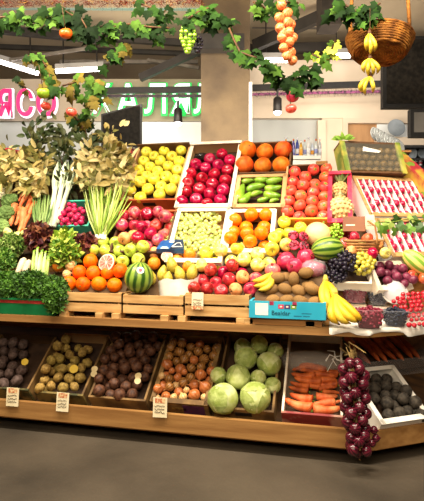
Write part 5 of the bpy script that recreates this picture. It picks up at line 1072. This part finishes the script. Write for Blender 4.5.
lowprint(fp, t, .1, .85, .02, .1, mat('purple_print', '#3c1640', '#5a2a58', 14, .6), 'purple_print'); lowprint(fp, t, -.3, .2, .05, .075, mat('ochre_print', '#a8843c', '#5a3c1c', 40, .6), 'ochre_print')
t, fp = low('brown cardboard crate of pale cabbages on the lower shelf', 212, 274, 410, (LOWC, LOWC, LOWC, LINER), slot=True)
REDC = mat('red_printed_card', '#8c3030', '#b98a78', 7, .6, lo=.45, hi=.55)
t, fp = low('crate lined with clear film holding carrots beside the red onion braid', 281, 343, 415, (REDC, CARDL, CARDL, mat('grey_liner', '#5c4c3c', '#7c6a56', 8, .8)))
Z = zoomed(0, 320, 4.71)
D3 = [f'darkpotato{i}' for i in range(3)]; P3 = [f'potato{i}' for i in range(3)]; B3 = [f'beet{i}' for i in range(3)]
LAST[0] = LOWB[0]
R_(D3, L, [Z((-20, 290), (22, 292), (72, 287)), Z((-40, 245), (0, 245), (40, 250), (97, 238)), Z((-30, 205), (15, 205), (57, 207)), Z((-10, 175), (28, 178), (72, 178)), Z((5, 150), (50, 152), (92, 155)), Z((15, 122), (62, 125), (105, 128))], .037, 'purple-brown potato', 'of the dark crate', 'frame edge', 'purple_potato', 'potato', 'purple-brown potatoes on the lower shelf', lie=1.2, rv=.1)
LAST[0] = LOWB[1]
R_(P3, L, [Z((150, 300), (190, 300), (243, 308), (302, 313), (352, 311)), Z((155, 248), (183, 272), (228, 260), (280, 266), (325, 272), (372, 268)), Z((160, 222), (195, 228), (265, 228), (310, 236), (390, 224)), Z((190, 180), (228, 190), (290, 195), (350, 188), (398, 185)), Z((190, 162), (268, 155), (328, 160), (400, 172)), Z((215, 132), (262, 125), (312, 132), (362, 140), (402, 145))], .0335, 'yellow-brown potato', 'of its printed crate', 'purple-brown potatoes', 'potato', 'potato', 'yellow-brown potatoes on the lower shelf', lie=1.2, rv=.13)
def cutpiece(label, name, cat, fr, px, py, r, col, skinm, h=.03, two=False):
    t = thing(name, label, cat, hit(fr, px, py, h), turn(fr.N - FW * .8)); 
    for k in ((0,), (-1, 1))[two]:
        c = Vector((0, k * r * .75, 0)); part('cut_face', MB().lathe([(r, 0), (r * .98, .004), (0, .006)], 14, fn=lambda p, c=c: Vector((p.x * 1.05, p.y, p.z)) + c), col, t); part('peel', MB().lathe([(0, -r * .6), (r * .6, -r * .45), (r * .95, -r * .15), (r, 0)], 14, fn=lambda p, c=c: Vector((p.x * 1.05, p.y, p.z)) + c), skinm, t, True)
YC = mat('potato_flesh', '#d8b02c', '#ecc848', 6, .5); CC = mat('cream_flesh', '#d9c088', '#ecdcae', 6, .5)
cutpiece('cut potato showing bright yellow flesh among the yellow-brown potatoes', 'cut_potato', 'potato', L, 74, 369, .026, YC, SH['potato0'][1], .035)
cutpiece('cut potato showing yellow flesh at the back of the dark crate', 'cut_potato', 'potato', L, 25, 362, .022, YC, SH['darkpotato0'][1], .03)
Z = zoomed(80, 325, 5.3)
LAST[0] = LOWB[2]
R_(B3, L, [Z((58, 330), (112, 347), (162, 356), (217, 357), (278, 355)), Z((72, 288), (125, 310), (178, 318), (240, 314), (305, 318)), Z((127, 264), (178, 278), (220, 281), (268, 272), (338, 270)), Z((72, 225), (125, 222), (182, 230), (240, 241), (295, 238), (340, 230)), Z((95, 192), (165, 195), (225, 197), (288, 192), (345, 184)), Z((110, 155), (160, 152), (210, 158), (270, 153), (325, 145), (375, 143)), Z((150, 112), (197, 108), (262, 110), (312, 103), (350, 97), (392, 108)), Z((140, 75), (180, 70), (225, 72), (290, 66), (345, 60), (388, 66))], .034, 'dark beet', 'of its cardboard crate', 'yellow-brown potatoes', 'beet', 'beet', 'beets on the lower shelf', lie=1.2, rv=.1)
cutpiece('halved cream-fleshed vegetable on the beets nearest the yellow-brown potatoes', 'cut_vegetable', 'vegetable', L, 94.3, 371.5, .019, CC, SH['beet0'][1], .035, True)
cutpiece('halved cream-fleshed vegetable on the beets nearest the onion crate', 'cut_vegetable', 'vegetable', L, 138, 378.5, .019, CC, SH['beet0'][1], .035, True)
Z = zoomed(140, 330, 5.275); TIPP = (('dry_tip', 'p_root'),); ob = 'onion_brown'; op = 'onion_pale'
LAST[0] = LOWB[3]
R_(['onion', 'onion', 'onion_brown'], L, [Z((65, 332, op, None, .75), (92, 328), (140, 332), (186, 348, op, None, .8), (226, 346, op, None, .9), (288, 330, 'onion', None, 1.25), (338, 345, op, None, .75)), Z((103, 290, 'onion', None, 1.25), (162, 308), (210, 325), (250, 322, op, None, .7), (345, 302, 'onion', None, 1.3)),
   Z((85, 242, op, 'small cream onion', .75), (155, 268), (195, 287, op, None, .8), (230, 282), (272, 282, 'onion', None, 1.15), (365, 268)), Z((131, 232, 'onion', None, 1.15), (193, 244), (240, 230, None, None, .75), (265, 250), (314, 246, 'onion', None, 1.2), (362, 226)),
   Z((116, 187, 'onion', None, 1.25), (172, 216, None, None, .7), (208, 200, 'onion', None, 1.15), (268, 204, ob), (323, 190, ob)), Z((140, 135, ob), (185, 160, ob), (235, 160, ob), (286, 155), (340, 150, ob), (383, 182, ob)), Z((140, 108, ob), (175, 97, ob), (213, 127, ob), (252, 125, ob), (325, 120), (380, 145, ob)), Z((180, 75, ob), (222, 80, ob), (265, 90, ob), (303, 82), (362, 105), (405, 102, ob))],
   .0295, 'brown-skinned onion', 'of its printed crate', 'beets', 'onion', 'onion', 'onions on the lower shelf', parts=TIPP, lie=1.1, rv=.08)
VEIN = mat('cabbage_outer', '#8fa04a', '#b9c878', 2, .5, .06, .5, 4)
LAST[0] = LOWB[4]
CAB = [((112, 345), 78, 'big pale cabbage in the front nearest the onions'), ((272, 342), 78, 'big pale cabbage in the front nearest the carrots'), ((187, 236), 62, 'round cabbage resting on the two front ones'), ((106, 242), 42, 'small cabbage squeezed beside the onion crate'), ((270, 255), 40, 'small cabbage behind the front pair near the carrots'), ((333, 188), 62, 'darker cabbage against the carrot side of the crate'), ((217, 158), 60, 'cabbage in the middle of the back layer'), ((292, 88), 46, 'smooth pale cabbage at the very top of the crate'), ((205, 97), 44, 'shaded cabbage at the back near the onions'), ((368, 108), 42, 'shaded cabbage in the back corner near the carrots'), ((348, 285), 42, 'cabbage half hidden behind the front one near the carrots')]
Z = zoomed(204, 330, 5.275)
for i, (c, r, lb) in enumerate(CAB):
    (x, y), = Z(c); d = (hit(L, x, y, .03) - CAM).dot(FW); add(f'cabbage{i % 3}', hit(L, x, y, .035 if i < 8 else .01), r / 5.275 * d / 520 * 1.04, lb, 'cabbage', 'cabbage', 'cabbages on the lower shelf', L, .9, (('outer_leaf', f'p_outer{i % 3}'),))
for i in range(3):
    fnb = blob(.06, 1.3, i + 20); mb = MB()
    for a in (0, 2.2, 4.3):
        q = Quaternion((0, 0, 1), a) @ Quaternion((1, 0, 0), 1.9); vs = []; fs = []
        for j in range(6):
            for k in range(8):
                th = .95 * j / 5; ph = 6.283 * k / 8; p = q @ Vector((math.sin(th) * math.cos(ph), math.sin(th) * math.sin(ph), math.cos(th))); vs.append(fnb(p) * (1.015 + .05 * (j / 5) ** 3 + .012 * math.sin(ph * 3)))
        for j in range(5):
            for k in range(8): fs.append((j * 8 + k, j * 8 + (k + 1) % 8, (j + 1) * 8 + (k + 1) % 8, (j + 1) * 8 + k))
        mb.add(vs, fs)
    strip(f'p_outer{i}', mb, VEIN)
Z = zoomed(270, 335, 5.0)
CL = [(((72, 318), (212, 372)), 'carrot', 'thick bright carrot at the front nearest the cabbages'), (((355, 362), (212, 374)), 'carrot', 'thick bright carrot at the front nearest the red onion braid'), (((98, 292), (215, 326)), 'carrot', 'bright carrot lying behind the front one nearest the cabbages'), (((212, 348), (328, 332)), 'carrot', 'slim bright carrot between the two rows'), (((340, 305), (228, 308)), 'carrot', 'bright carrot lying level near the red onion braid'), (((362, 322), (322, 340)), 'carrot', 'stubby carrot end beside the red onion braid'),
      (((92, 258), (195, 282)), 'carrot_dim_red', 'dim carrot in the third layer nearest the cabbages'), (((330, 262), (240, 268)), 'carrot_dim_red', 'dim carrot in the third layer nearest the braid'), (((165, 240), (255, 266)), 'carrot_dim_red', 'dim carrot in the middle of the third layer'), (((120, 212), (262, 238)), 'carrot_dim_red', 'long dim carrot crossing the middle of the crate'), (((338, 226), (205, 228)), 'carrot_dim_red', 'dim carrot under the film knot nearest the braid'), (((105, 192), (230, 208)), 'carrot_dim_red', 'dim carrot in the upper layer nearest the cabbages'), (((340, 208), (215, 190)), 'carrot_dim_red', 'dim carrot in the upper layer nearest the braid'), (((145, 150), (285, 180)), 'carrot_dim_red', 'topmost carrot lying across the back of the crate'), (((140, 172), (250, 192)), 'carrot_dim_red', 'carrot just under the topmost one')]
CL += [(((100, 345), (190, 330)), 'carrot_dim_red', 'carrot deep under the front ones nearest the cabbages'), (((350, 290), (260, 285)), 'carrot_dim_red', 'carrot deep under the second row near the braid'), (((200, 300), (120, 305)), 'carrot_dim_red', 'carrot wedged between the first two rows'), (((230, 245), (340, 248)), 'carrot_dim_red', 'dim carrot lying level below the film knot'), (((100, 235), (200, 262)), 'carrot_dim_red', 'dim carrot along the cabbage side of the middle layer'), (((240, 172), (345, 195)), 'carrot_dim_red', 'shaded carrot at the back under the crumpled bag'), (((110, 175), (200, 160)), 'carrot_dim_red', 'shaded carrot in the back corner near the cabbages')]
for (a, b), k, lb in CL:
    (ax, ay), (bx, by) = Z(a, b); carrot(L, (ax, ay), (bx, by), .0 if k == 'carrot' else -.01, lb, 'carrots in the film-lined crate', k, 1.9 if k == 'carrot' else 1.7)
t = thing('plastic_bag', 'crumpled clear plastic bag at the back of the carrot crate', 'bag', hit(L, 312, 362, .0)); mb = MB(); n = 14
b0 = hit(L, 312, 366, -.02) - t.location
mb.ball((0, 0, 0), (.17, .07, .055), 18, 10, 0, blob(.35, 3, 14), L.rot)
part('film', mb, clear('film_grey', '#d9cfc6', .14, .12), t, True)
t = thing('film_knot', 'shiny knotted clear film over the carrots beside the braid', 'film', hit(L, 335, 357, .03)); mb = MB(); rr = random.Random(6)
for i in range(7):
    a = rr.uniform(0, 6.28); mb.tube([Vector((0, 0, 0)), L.U * math.cos(a) * .03 + L.S * math.sin(a) * .03 + L.N * .012, L.U * math.cos(a + .7) * .06 + L.S * math.sin(a + .7) * .06], .0022, 4)
mb.tube([Vector((0, 0, 0)), -L.U * .04 - L.S * .1], .002, 4); part('strand', mb, WHITEP, t)
# red onion braid hanging from the counter
bt = at(352, 350, 2.56); t = thing('hanging_onion_braid', 'long braid of dark red onions hanging in front of the lower shelf', 'onion braid', bt)
pts = [bt, at(352, 362, 2.55), at(356, 410, 2.5), at(359, 450, 2.47)]
cord = MB(); 
for i in range(3): cord.tube([p - bt + Vector((.007 * math.cos(i * 2.1 + k), .007 * math.sin(i * 2.1 + k), 0)) for k, p in enumerate(pts)], .0045, 5)
for i in range(8): cord.tube([Vector((0, 0, -.05)), Vector((RND.uniform(-.03, .03), RND.uniform(-.03, .0), RND.uniform(-.03, .05))), Vector((RND.uniform(-.07, .07), RND.uniform(-.05, .0), RND.uniform(-.04, .06)))], .0014, 4)
part('straw_cord', cord, mat('straw', '#7a6236', '#a88c54', 30, .8), t)
for lv in range(13):
    f = lv / 12; py = 362 + 88 * f; cxp = 352.5 + 6.5 * f; half = 9 + 3.5 * math.sin(math.pi * min(1, f * .95 + .2))
    for k in range(3):
        a = lv * .9 + k * 2.094; px = cxp + half * math.cos(a) * (.9 if lv else .5); c = at(px, py + RND.uniform(-2, 2), 2.53 - .05 * f - .035 * math.sin(a) - .0)
        r = RND.uniform(.026, .033) * (1 if lv else .85); tw = Vector((math.cos(a) * 1.0, -.4 - .6 * math.sin(a), .5 + RND.uniform(-.4, .4)))
        o = link('onion_bulb', smesh('onion_red'), t, c - bt, turn(-tw), r); link('dry_tip', smesh('p_root'), o)
for k, (x, y) in enumerate(((374, 430), (376, 438), (372, 443))): link('onion_bulb', smesh('onion_red'), t, at(x, y, 2.5) - bt, turn((1, -.3, .2 * k)), .02)
# lower wing: black radishes in a white-lined box, carrots beyond
a, b, c = us(LW, 382, 425, .02), us(LW, 426, 417, .02), us(LW, 392, 366, .02)
t, fp = crate('produce_crate', 'box lined with white paper holding black radishes at the lower corner', 'crate', LW, a.x, max(b.x, a.x + .3), (a.y + b.y) / 2, max(c.y, (a.y + b.y) / 2 + .3), -.095, .02, (WHITEP, WHITEP, WHITEP, LINER), floor=.045, rimm=WHITEP); RB = LAST[0]
ux0, ux1, uy1 = a.x, max(b.x, a.x + .3), max(c.y, (a.y + b.y) / 2 + .3)
Z = zoomed(334, 330, 3.58)
LAST[0] = RB
R_([f'radish_black{i}' for i in range(3)], LW, [Z((200, 295), (240, 290), (275, 285), (300, 288)), Z((190, 262), (217, 262), (247, 256), (277, 246), (310, 262)), Z((152, 248), (185, 238), (215, 228), (250, 238)), Z((155, 214), (186, 208), (218, 200)), Z((165, 182), (195, 185))], .033, 'black radish', 'of the white-lined box', 'red onion braid', 'black_radish', 'radish', 'black radishes in the white-lined box', lie=1.2, rv=.08)
t, _ = crate('produce_crate', 'clear-sided box of reddish carrots beyond the black radishes', 'crate', LW, ux1 - .16, ux1 + .3, uy1 + .015, uy1 + .33, -.09, .04, (TUB, TUB, TUB, LINER), floor=.04)
for i in range(7):
    u = ux1 - .13 + .058 * i; p0 = LW.to(u + .02, uy1 + .05, -.005 + .012 * (i % 2)); p1 = LW.to(u - .03, uy1 + .27, .0 + .012 * (i % 2)); p, q, s = spindle(p0, p1)
    o = link('carrot', smesh('carrot_dim_red'), None, p, q, (s * 1.1, s * 1.1, s)); tag(o, f'reddish carrot, {ORD[i]} from the black radishes in the clear-sided box', 'carrot', 'carrots in the clear-sided box'); link('leaf_stub', smesh('p_top'), o)
# tags on the lower crates
for px, py, lb, yaw in ((12.5, 397, 'price tag hanging on the purple-brown potato crate', .05), (62.5, 402, 'price tag hanging on the yellow-brown potato crate', -.03), (160, 407.5, 'yellowish price tag hanging on the onion crate', .08)):
    p = hit(Fr((0, .06, .45), 0, 90 - 20), px, py); d = ray(px, py); p = CAM + d * ((-.048 - CAM.y) / d.y); price_tag(lb, p, .078, .105, -6, yaw)

# ================================================================== hanging decorations
VG = [mat('garland_green', '#13270b', '#2a4816', 6, .8, .1, spec=.1), mat('garland_dark', '#0c1a08', '#1a3010', 6, .8, .1, spec=.1), mat('garland_light', '#2a4a16', '#4c6a24', 6, .8, .1, spec=.1)]
VB = [mat('garland_lit_yellow', '#98a828', '#ccd45c', 6, .8, .1, spec=.1), VG[2]]  # yellow tone paints bright light onto these vine leaves
VDRY = [mat('garland_bronze', '#4c4016', '#6c5e24', 6, .8, .1, spec=.1), VG[2], VG[0]]
def garland(label, pts, dens, size, mats, seed, depth=3.0, spread=7):
    rr = random.Random(seed); P = [at(x, y, depth + rr.uniform(-.05, .05)) for x, y in pts]; t = thing('hanging_vine_garland', label, 'garland', P[0]); o = P[0]
    st = MB(); st.tube([p - o for p in P], .006, 5); part('vine_stem', st, STEM, t, True); mb = MB(); k = depth / F
    for a, b in zip(P, P[1:]):
        for i in range(max(1, int((b - a).length * dens))):
            c = a.lerp(b, rr.random()) + (RT * rr.gauss(0, .45) + UP * rr.gauss(-.25, .5)) * spread * k + FW * rr.uniform(-.05, .05); d = RT * rr.uniform(-1, 1) - UP * rr.uniform(.2, 1) - FW * rr.uniform(-.2, .5)
            mb.vine(c - o, d, -FW + UP * rr.uniform(-.2, .9) + RT * rr.uniform(-.7, .7), size * rr.uniform(.7, 1.2), rr.randrange(len(mats)))
    part('foliage', mb, mats, t); return t
garland('vine garland running along the top above the round red letters', [(-6, 18), (15, 16), (35, 20), (52, 17), (60, 12)], 120, .068, VG, 1, 3.1, 9)
garland('dark vine clump hanging beside the orange tomato', [(60, 8), (70, 14), (82, 20), (88, 30), (86, 36)], 110, .07, [VG[1], VG[1], VG[0]], 2, 3.0, 8)
garland('vine garland between the dark clump and the plastic grapes', [(92, 28), (110, 27), (130, 24), (150, 27), (170, 28)], 110, .066, VG, 3, 3.05, 9)
garland('vine sprig hanging from the very top left of the column', [(140, 4), (152, 8), (160, 16), (172, 4)], 90, .062, [VG[1], VG[0]], 4, 3.15, 8)
garland('thick vine garland across the upper part of the column', [(184, 22), (198, 12), (208, 8), (218, 16), (228, 21)], 130, .07, VG, 5, 2.95, 8)
garland('vine spray trailing down over the edge of the column', [(229, 28), (234, 40), (240, 52), (256, 58), (266, 66), (272, 72)], 85, .072, VG[::2] + [VG[0]], 6, 2.9, 7)
garland('small vine sprig at the top of the string of orange onions', [(253, 2), (262, 6), (268, 12), (280, 2), (298, 3)], 90, .062, VG, 7, 2.95, 7)
garland('vine trailing below the string of orange onions', [(272, 66), (282, 76), (292, 84), (300, 70), (312, 66), (318, 76), (310, 80)], 70, .068, [VG[0], VG[0], VG[1]], 8, 2.95, 6)
garland('yellow lit vine leaves beside the wicker basket', [(312, 54), (322, 60), (330, 52), (336, 40)], 75, .062, VB, 9, 2.95, 6)
garland('thick vine garland draped over the wicker basket', [(334, 10), (344, 4), (356, 12), (370, 8), (362, 18), (380, 3)], 130, .07, VG, 10, 2.8, 9)
garland('hanging vine with pale leaves around the green apple', [(26, 56), (40, 58), (47, 68), (52, 84), (54, 92)], 90, .068, [VG[2], VG[0], VDRY[0]], 11, 3.0, 6)
garland('drooping vine clump beside the green glowing letters', [(62, 86), (76, 82), (90, 80), (100, 84), (88, 96), (84, 106)], 105, .068, [VDRY[0], VG[2], VG[0]], 12, 3.05, 8)
garland('bronze vine sprig under the dark clump', [(106, 58), (114, 52), (124, 54), (130, 44)], 90, .064, VDRY, 13, 3.05, 7)
garland('dark thin vine hanging over the red letters', [(16, 78), (20, 84), (16, 122), (22, 130)][:2] + [(26, 88)], 50, .05, [VG[1], VDRY[0]], 14, 3.1, 5)
garland('thin vine hanging beside the two red tomatoes', [(70, 112), (78, 120), (86, 118), (82, 128)], 60, .06, [VG[1], VDRY[0]], 15, 3.1, 5)
def hung(key, px, py, d, r, label, name, cat, up, parts=()):
    c = at(px, py, d); t = link(name, smesh(key), None, c, turn(UP + FW * -.3 + RT * RND.uniform(-.3, .3)), r); tag(t, label, cat, 'hanging plastic fruit')
    s = link('hanging_string', MB().tube([(0, 0, .8), (0, 0, 1.0 + up / r)], .06, 5).mesh('hanging_string', STEM), t)
    for nm, k in parts: link(nm, smesh(k), t)
hung('tomato_orange', 66, 33.5, 2.95, .037, 'orange tomato hanging from the top garland beside the dark clump', 'hanging_tomato', 'tomato', .10, (('calyx', 'p_star'),))
hung('apple_lime', 43.5, 93.5, 2.95, .036, 'light green apple hanging over the round red letter', 'hanging_apple', 'apple', .12, (('stem', 'p_stem'),))
hung('tomato', 46, 106, 3.02, .03, 'red tomato hanging just below the green apple', 'hanging_tomato', 'tomato', .08, (('calyx', 'p_star'),))
hung('tomato', 71.5, 112, 2.98, .031, 'red tomato hanging between the red and the green letters', 'hanging_tomato', 'tomato', .10, (('calyx', 'p_star'),))
hung('pomegranate', 292.5, 96, 2.95, .038, 'reddish-brown pomegranate hanging above the spotlit tomato', 'hanging_pomegranate', 'pomegranate', .08, (('crown', 'p_crown'),))
hung('tomato', 291, 108.5, 2.93, .032, 'red tomato hanging right beneath the reddish-brown pomegranate', 'hanging_tomato', 'tomato', .06, (('calyx', 'p_star'),))
# strings of plastic produce
bt = at(283, -6, 2.85); t = thing('hanging_onion_string', 'string of round orange onions hanging beside the column', 'onion string', bt)
part('cord', MB().tube([Vector(), at(287, 30, 2.86) - bt, at(291, 60, 2.87) - bt], .005, 5), mat('straw', '#7a6236'), t)
for x, y in ((281.5, 5), (287.5, 13), (279.5, 17.5), (288, 22), (280, 28), (289, 32), (282, 37.5), (289.5, 42), (283.5, 48), (291, 52), (287, 56), (292.5, 60.5), (291, 25), (284, 33), (293, 38)):
    o = link('onion_bulb', smesh('onion_orange'), t, at(x, y, 2.85 + (.03 if x > 290 else 0)) - bt, turn((RND.uniform(-1, 1), -.8, RND.uniform(-.4, .6))), .0285)
PBAN = mat('plastic_banana', '#a88c18', '#cfb436', 4, .45, .05)
for lb, (cx, cy), fg in (('topmost hand of small bananas hanging before the wicker basket', (369.5, 33), ((-3, 15), (1, 18), (5, 16))), ('middle hand of small bananas hanging below the wicker basket', (370, 58), ((-6, 12), (-2, 15), (3, 14.5), (7.5, 13))), ('lowest hand of small bananas on the hanging string', (370.5, 76), ((-9, 14), (-5.5, 16), (2.5, 14)))):
    d = 2.74; banana_bunch(lb, 'hanging_banana_bunch', 'bananas', [[at(cx, cy, d), at(cx + dx * .75 - .5, cy + dy * .4, d - .02), at(cx + dx * 1.15, cy + dy * .8, d - .025), at(cx + dx * .95, cy + dy * 1.15, d - .005)] for dx, dy in fg], .0118, 'hanging banana hands', PBAN)
t = at(370, 8, 2.75); single('hanging_string', 'thin string holding the three small banana hands', 'string', MB().tube([t, at(370, 92 - 16, 2.755)], .002, 5), STEM, t)
# wicker basket
WK = mat('wicker', '#5c3412', '#a0682a', 18, .7, 0, .6, 60, spec=.15); bc = at(379, 53, 3.05); ax = turn(UP + RT * .1 + FW * .2)
t = thing('hanging_basket', 'round brown wicker basket hanging at the top near the black screen', 'basket', bc, ax); mb = MB(); ro, ri, H_ = .19, .148, .09
for j in range(9):
    f = j / 8; r = ri + (ro - ri) * f ** .7; mb.tube([Vector((r * math.cos(6.283 * i / 40) * (1 + .006 * (-1) ** (i + j)), r * math.sin(6.283 * i / 40) * (1 + .006 * (-1) ** (i + j)), H_ * f)) for i in range(41)], .0085, 6)
part('wall_weave', mb, WK, t, True); mb = MB()
for j in range(10):
    r = .012 + j * .0148; mb.tube([Vector((r * math.cos(6.283 * i / 36), r * math.sin(6.283 * i / 36), .002 * math.sin(i * 1.57 + j * 3.14) - .004)) for i in range(37)], .0085, 5)
part('base_weave', mb, WK, t, True)
for s in (-1, 1):
    part('handle_rope', MB().tube([Vector((.17 * s, .02, .085)) + Vector((-.05 * s * h_, 0, 0)) + (ax.inverted() @ UP) * h_ for h_ in (0, .15, .4, .8, 1.6)], .011, 7), WK, t, True)
# plastic grapes by the column
bunch('bunch of yellow-green plastic grapes hanging beside the column', 'grapes', at(188, 28, 2.95), M, 'grape_green', .0115, [at(188 + dx + RND.uniform(-.5, .5), y, 2.95 + RND.uniform(-.03, .02)) for y, w in ((28, 5), (31.5, 6), (35, 7), (38.5, 7), (42, 5.5), (45.5, 4), (49, 2.5), (52, 1)) for dx in (-w, -w * .35, w * .35, w)], None, 'hanging_grape_bunch')
bunch('bunch of dark plastic grapes beside the yellow-green ones', 'grapes', at(198, 36, 3.0), M, 'grape', .011, [at(197.5 + dx + RND.uniform(-.5, .5), y, 3.0 + RND.uniform(-.03, .02)) for y, w in ((38, 3), (41, 4), (44.5, 4), (48, 3), (51.5, 1.5)) for dx in (-w, 0, w)], None, 'hanging_grape_bunch')
# red tinsel on the canopy rail
RTI = [mat('red_tinsel', '#54040a', '#86080e', 40, .8, spec=.05), mat('gold_tinsel', '#a8762c', '#d8b058', 40, .7, spec=.1), mat('deep_red_tinsel', '#2c0306', '#4c060a', 40, .8, spec=.05)]
p0, p1 = at(-12, 3, 3.22), at(202, 2, 3.22); rl = thing('canopy_rail', 'dark rail at the top of the stall carrying red tinsel', 'rail', (p0 + p1) / 2)
pa_, pb_ = at(-40, -6, 3.3), at(470, -10, 3.3); part('rail_bar', MB().bar(pa_, pb_, .05, .04), BLACK, rl, world=True)
for p in (pa_, pb_): part('hanger_rod', MB().bar(p, Vector((p.x, p.y, 4.15)), .02), BLACK, rl, world=True)
mb = MB(); rr = random.Random(12)
for i in range(1500):
    c = p0.lerp(p1, rr.random()) + UP * rr.gauss(0, .012) + FW * rr.gauss(0, .012); d = Vector((rr.gauss(0, 1), rr.gauss(0, 1), rr.gauss(-.3, 1))).normalized(); mb.leaf(c, d, d.orthogonal(), rr.uniform(.03, .055), .006, .2, (0, 0, 0, 2, 2, 2, 2, 0, 1)[rr.randrange(9)], 0, 1)
single('tinsel_garland', 'thick red and gold tinsel garland along the very top', 'tinsel', mb, RTI, (p0 + p1) / 2)
mb = MB()
for k in range(3): mb.bar(at(0, 8 + k * 3.2, 6.4 + .25 * k), at(205, 9 + k * 3.2, 6.4 + .25 * k), .05, .03)
single('ceiling_grille', 'pale turquoise slatted light strip under the ceiling', 'grille', mb, glow('grille_pale', '#7f9a90', .2), at(100, 10, 6.6))

# ================================================================== settle, link, light, camera
settle(); emit()
def area(name, loc, target, sx, sy, power, color):
    l = bpy.data.lights.new(name, 'AREA'); l.shape = 'RECTANGLE'; l.size = sx; l.size_y = sy; l.energy = power; l.color = color
    o = bpy.data.objects.new(name, l); COL.objects.link(o); o.location = loc; o.rotation_mode = 'QUATERNION'; o.rotation_quaternion = (Vector(target) - Vector(loc)).to_track_quat('-Z', 'Y'); return o
for i, x in enumerate((-1.6, -.3, 1.1)):
    area('stall_light', (x, -.75, 3.3), (x, .55, 1.4), .9, .35, 78, (1, .88, .70))
area('aisle_floor_fill', (.4, -2.4, 3.9), (.4, -.9, 0), 3.0, .8, 60, (1, .84, .64))  # unseen lamp added to lighten the aisle floor
area('lower_shelf_fill', (.2, -3.6, 2.7), (.2, 0, .5), 3.0, .8, 95, (1, .84, .62))  # unseen lamp behind the camera, added to brighten the lower crates
for x, d in ((-3, 5.2), (2.6, 5.2), (0, 7.8)):
    area('hall_fill', cf(x, d, 3.3), cf(x, d + 1.6, 1.8), 2.0, .5, 21, (1, .95, .88))  # unseen fill lamps added to brighten the background panels
area('ceiling_bounce', cf(0, 5.5, 2.6), cf(0, 7, 4.2), 4, 1.5, 110, (1, .86, .70))
w = bpy.data.worlds.new('hall'); sc.world = w; w.use_nodes = True; w.node_tree.nodes['Background'].inputs[0].default_value = (1, .9, .8, 1); w.node_tree.nodes['Background'].inputs[1].default_value = .2
cd = bpy.data.cameras.new('camera'); cam = bpy.data.objects.new('camera', cd); COL.objects.link(cam); cam.location = CAM; cam.rotation_euler = (R(90), 0, YAW)
cd.sensor_fit = 'VERTICAL'; cd.sensor_height = 24; cd.lens = F / 501 * 24; cd.shift_y = (HY - 250.5) / 501; cd.clip_start = .05; sc.camera = cam
sc.view_settings.view_transform = 'Standard'; sc.view_settings.look = 'None'; sc.view_settings.exposure = 0
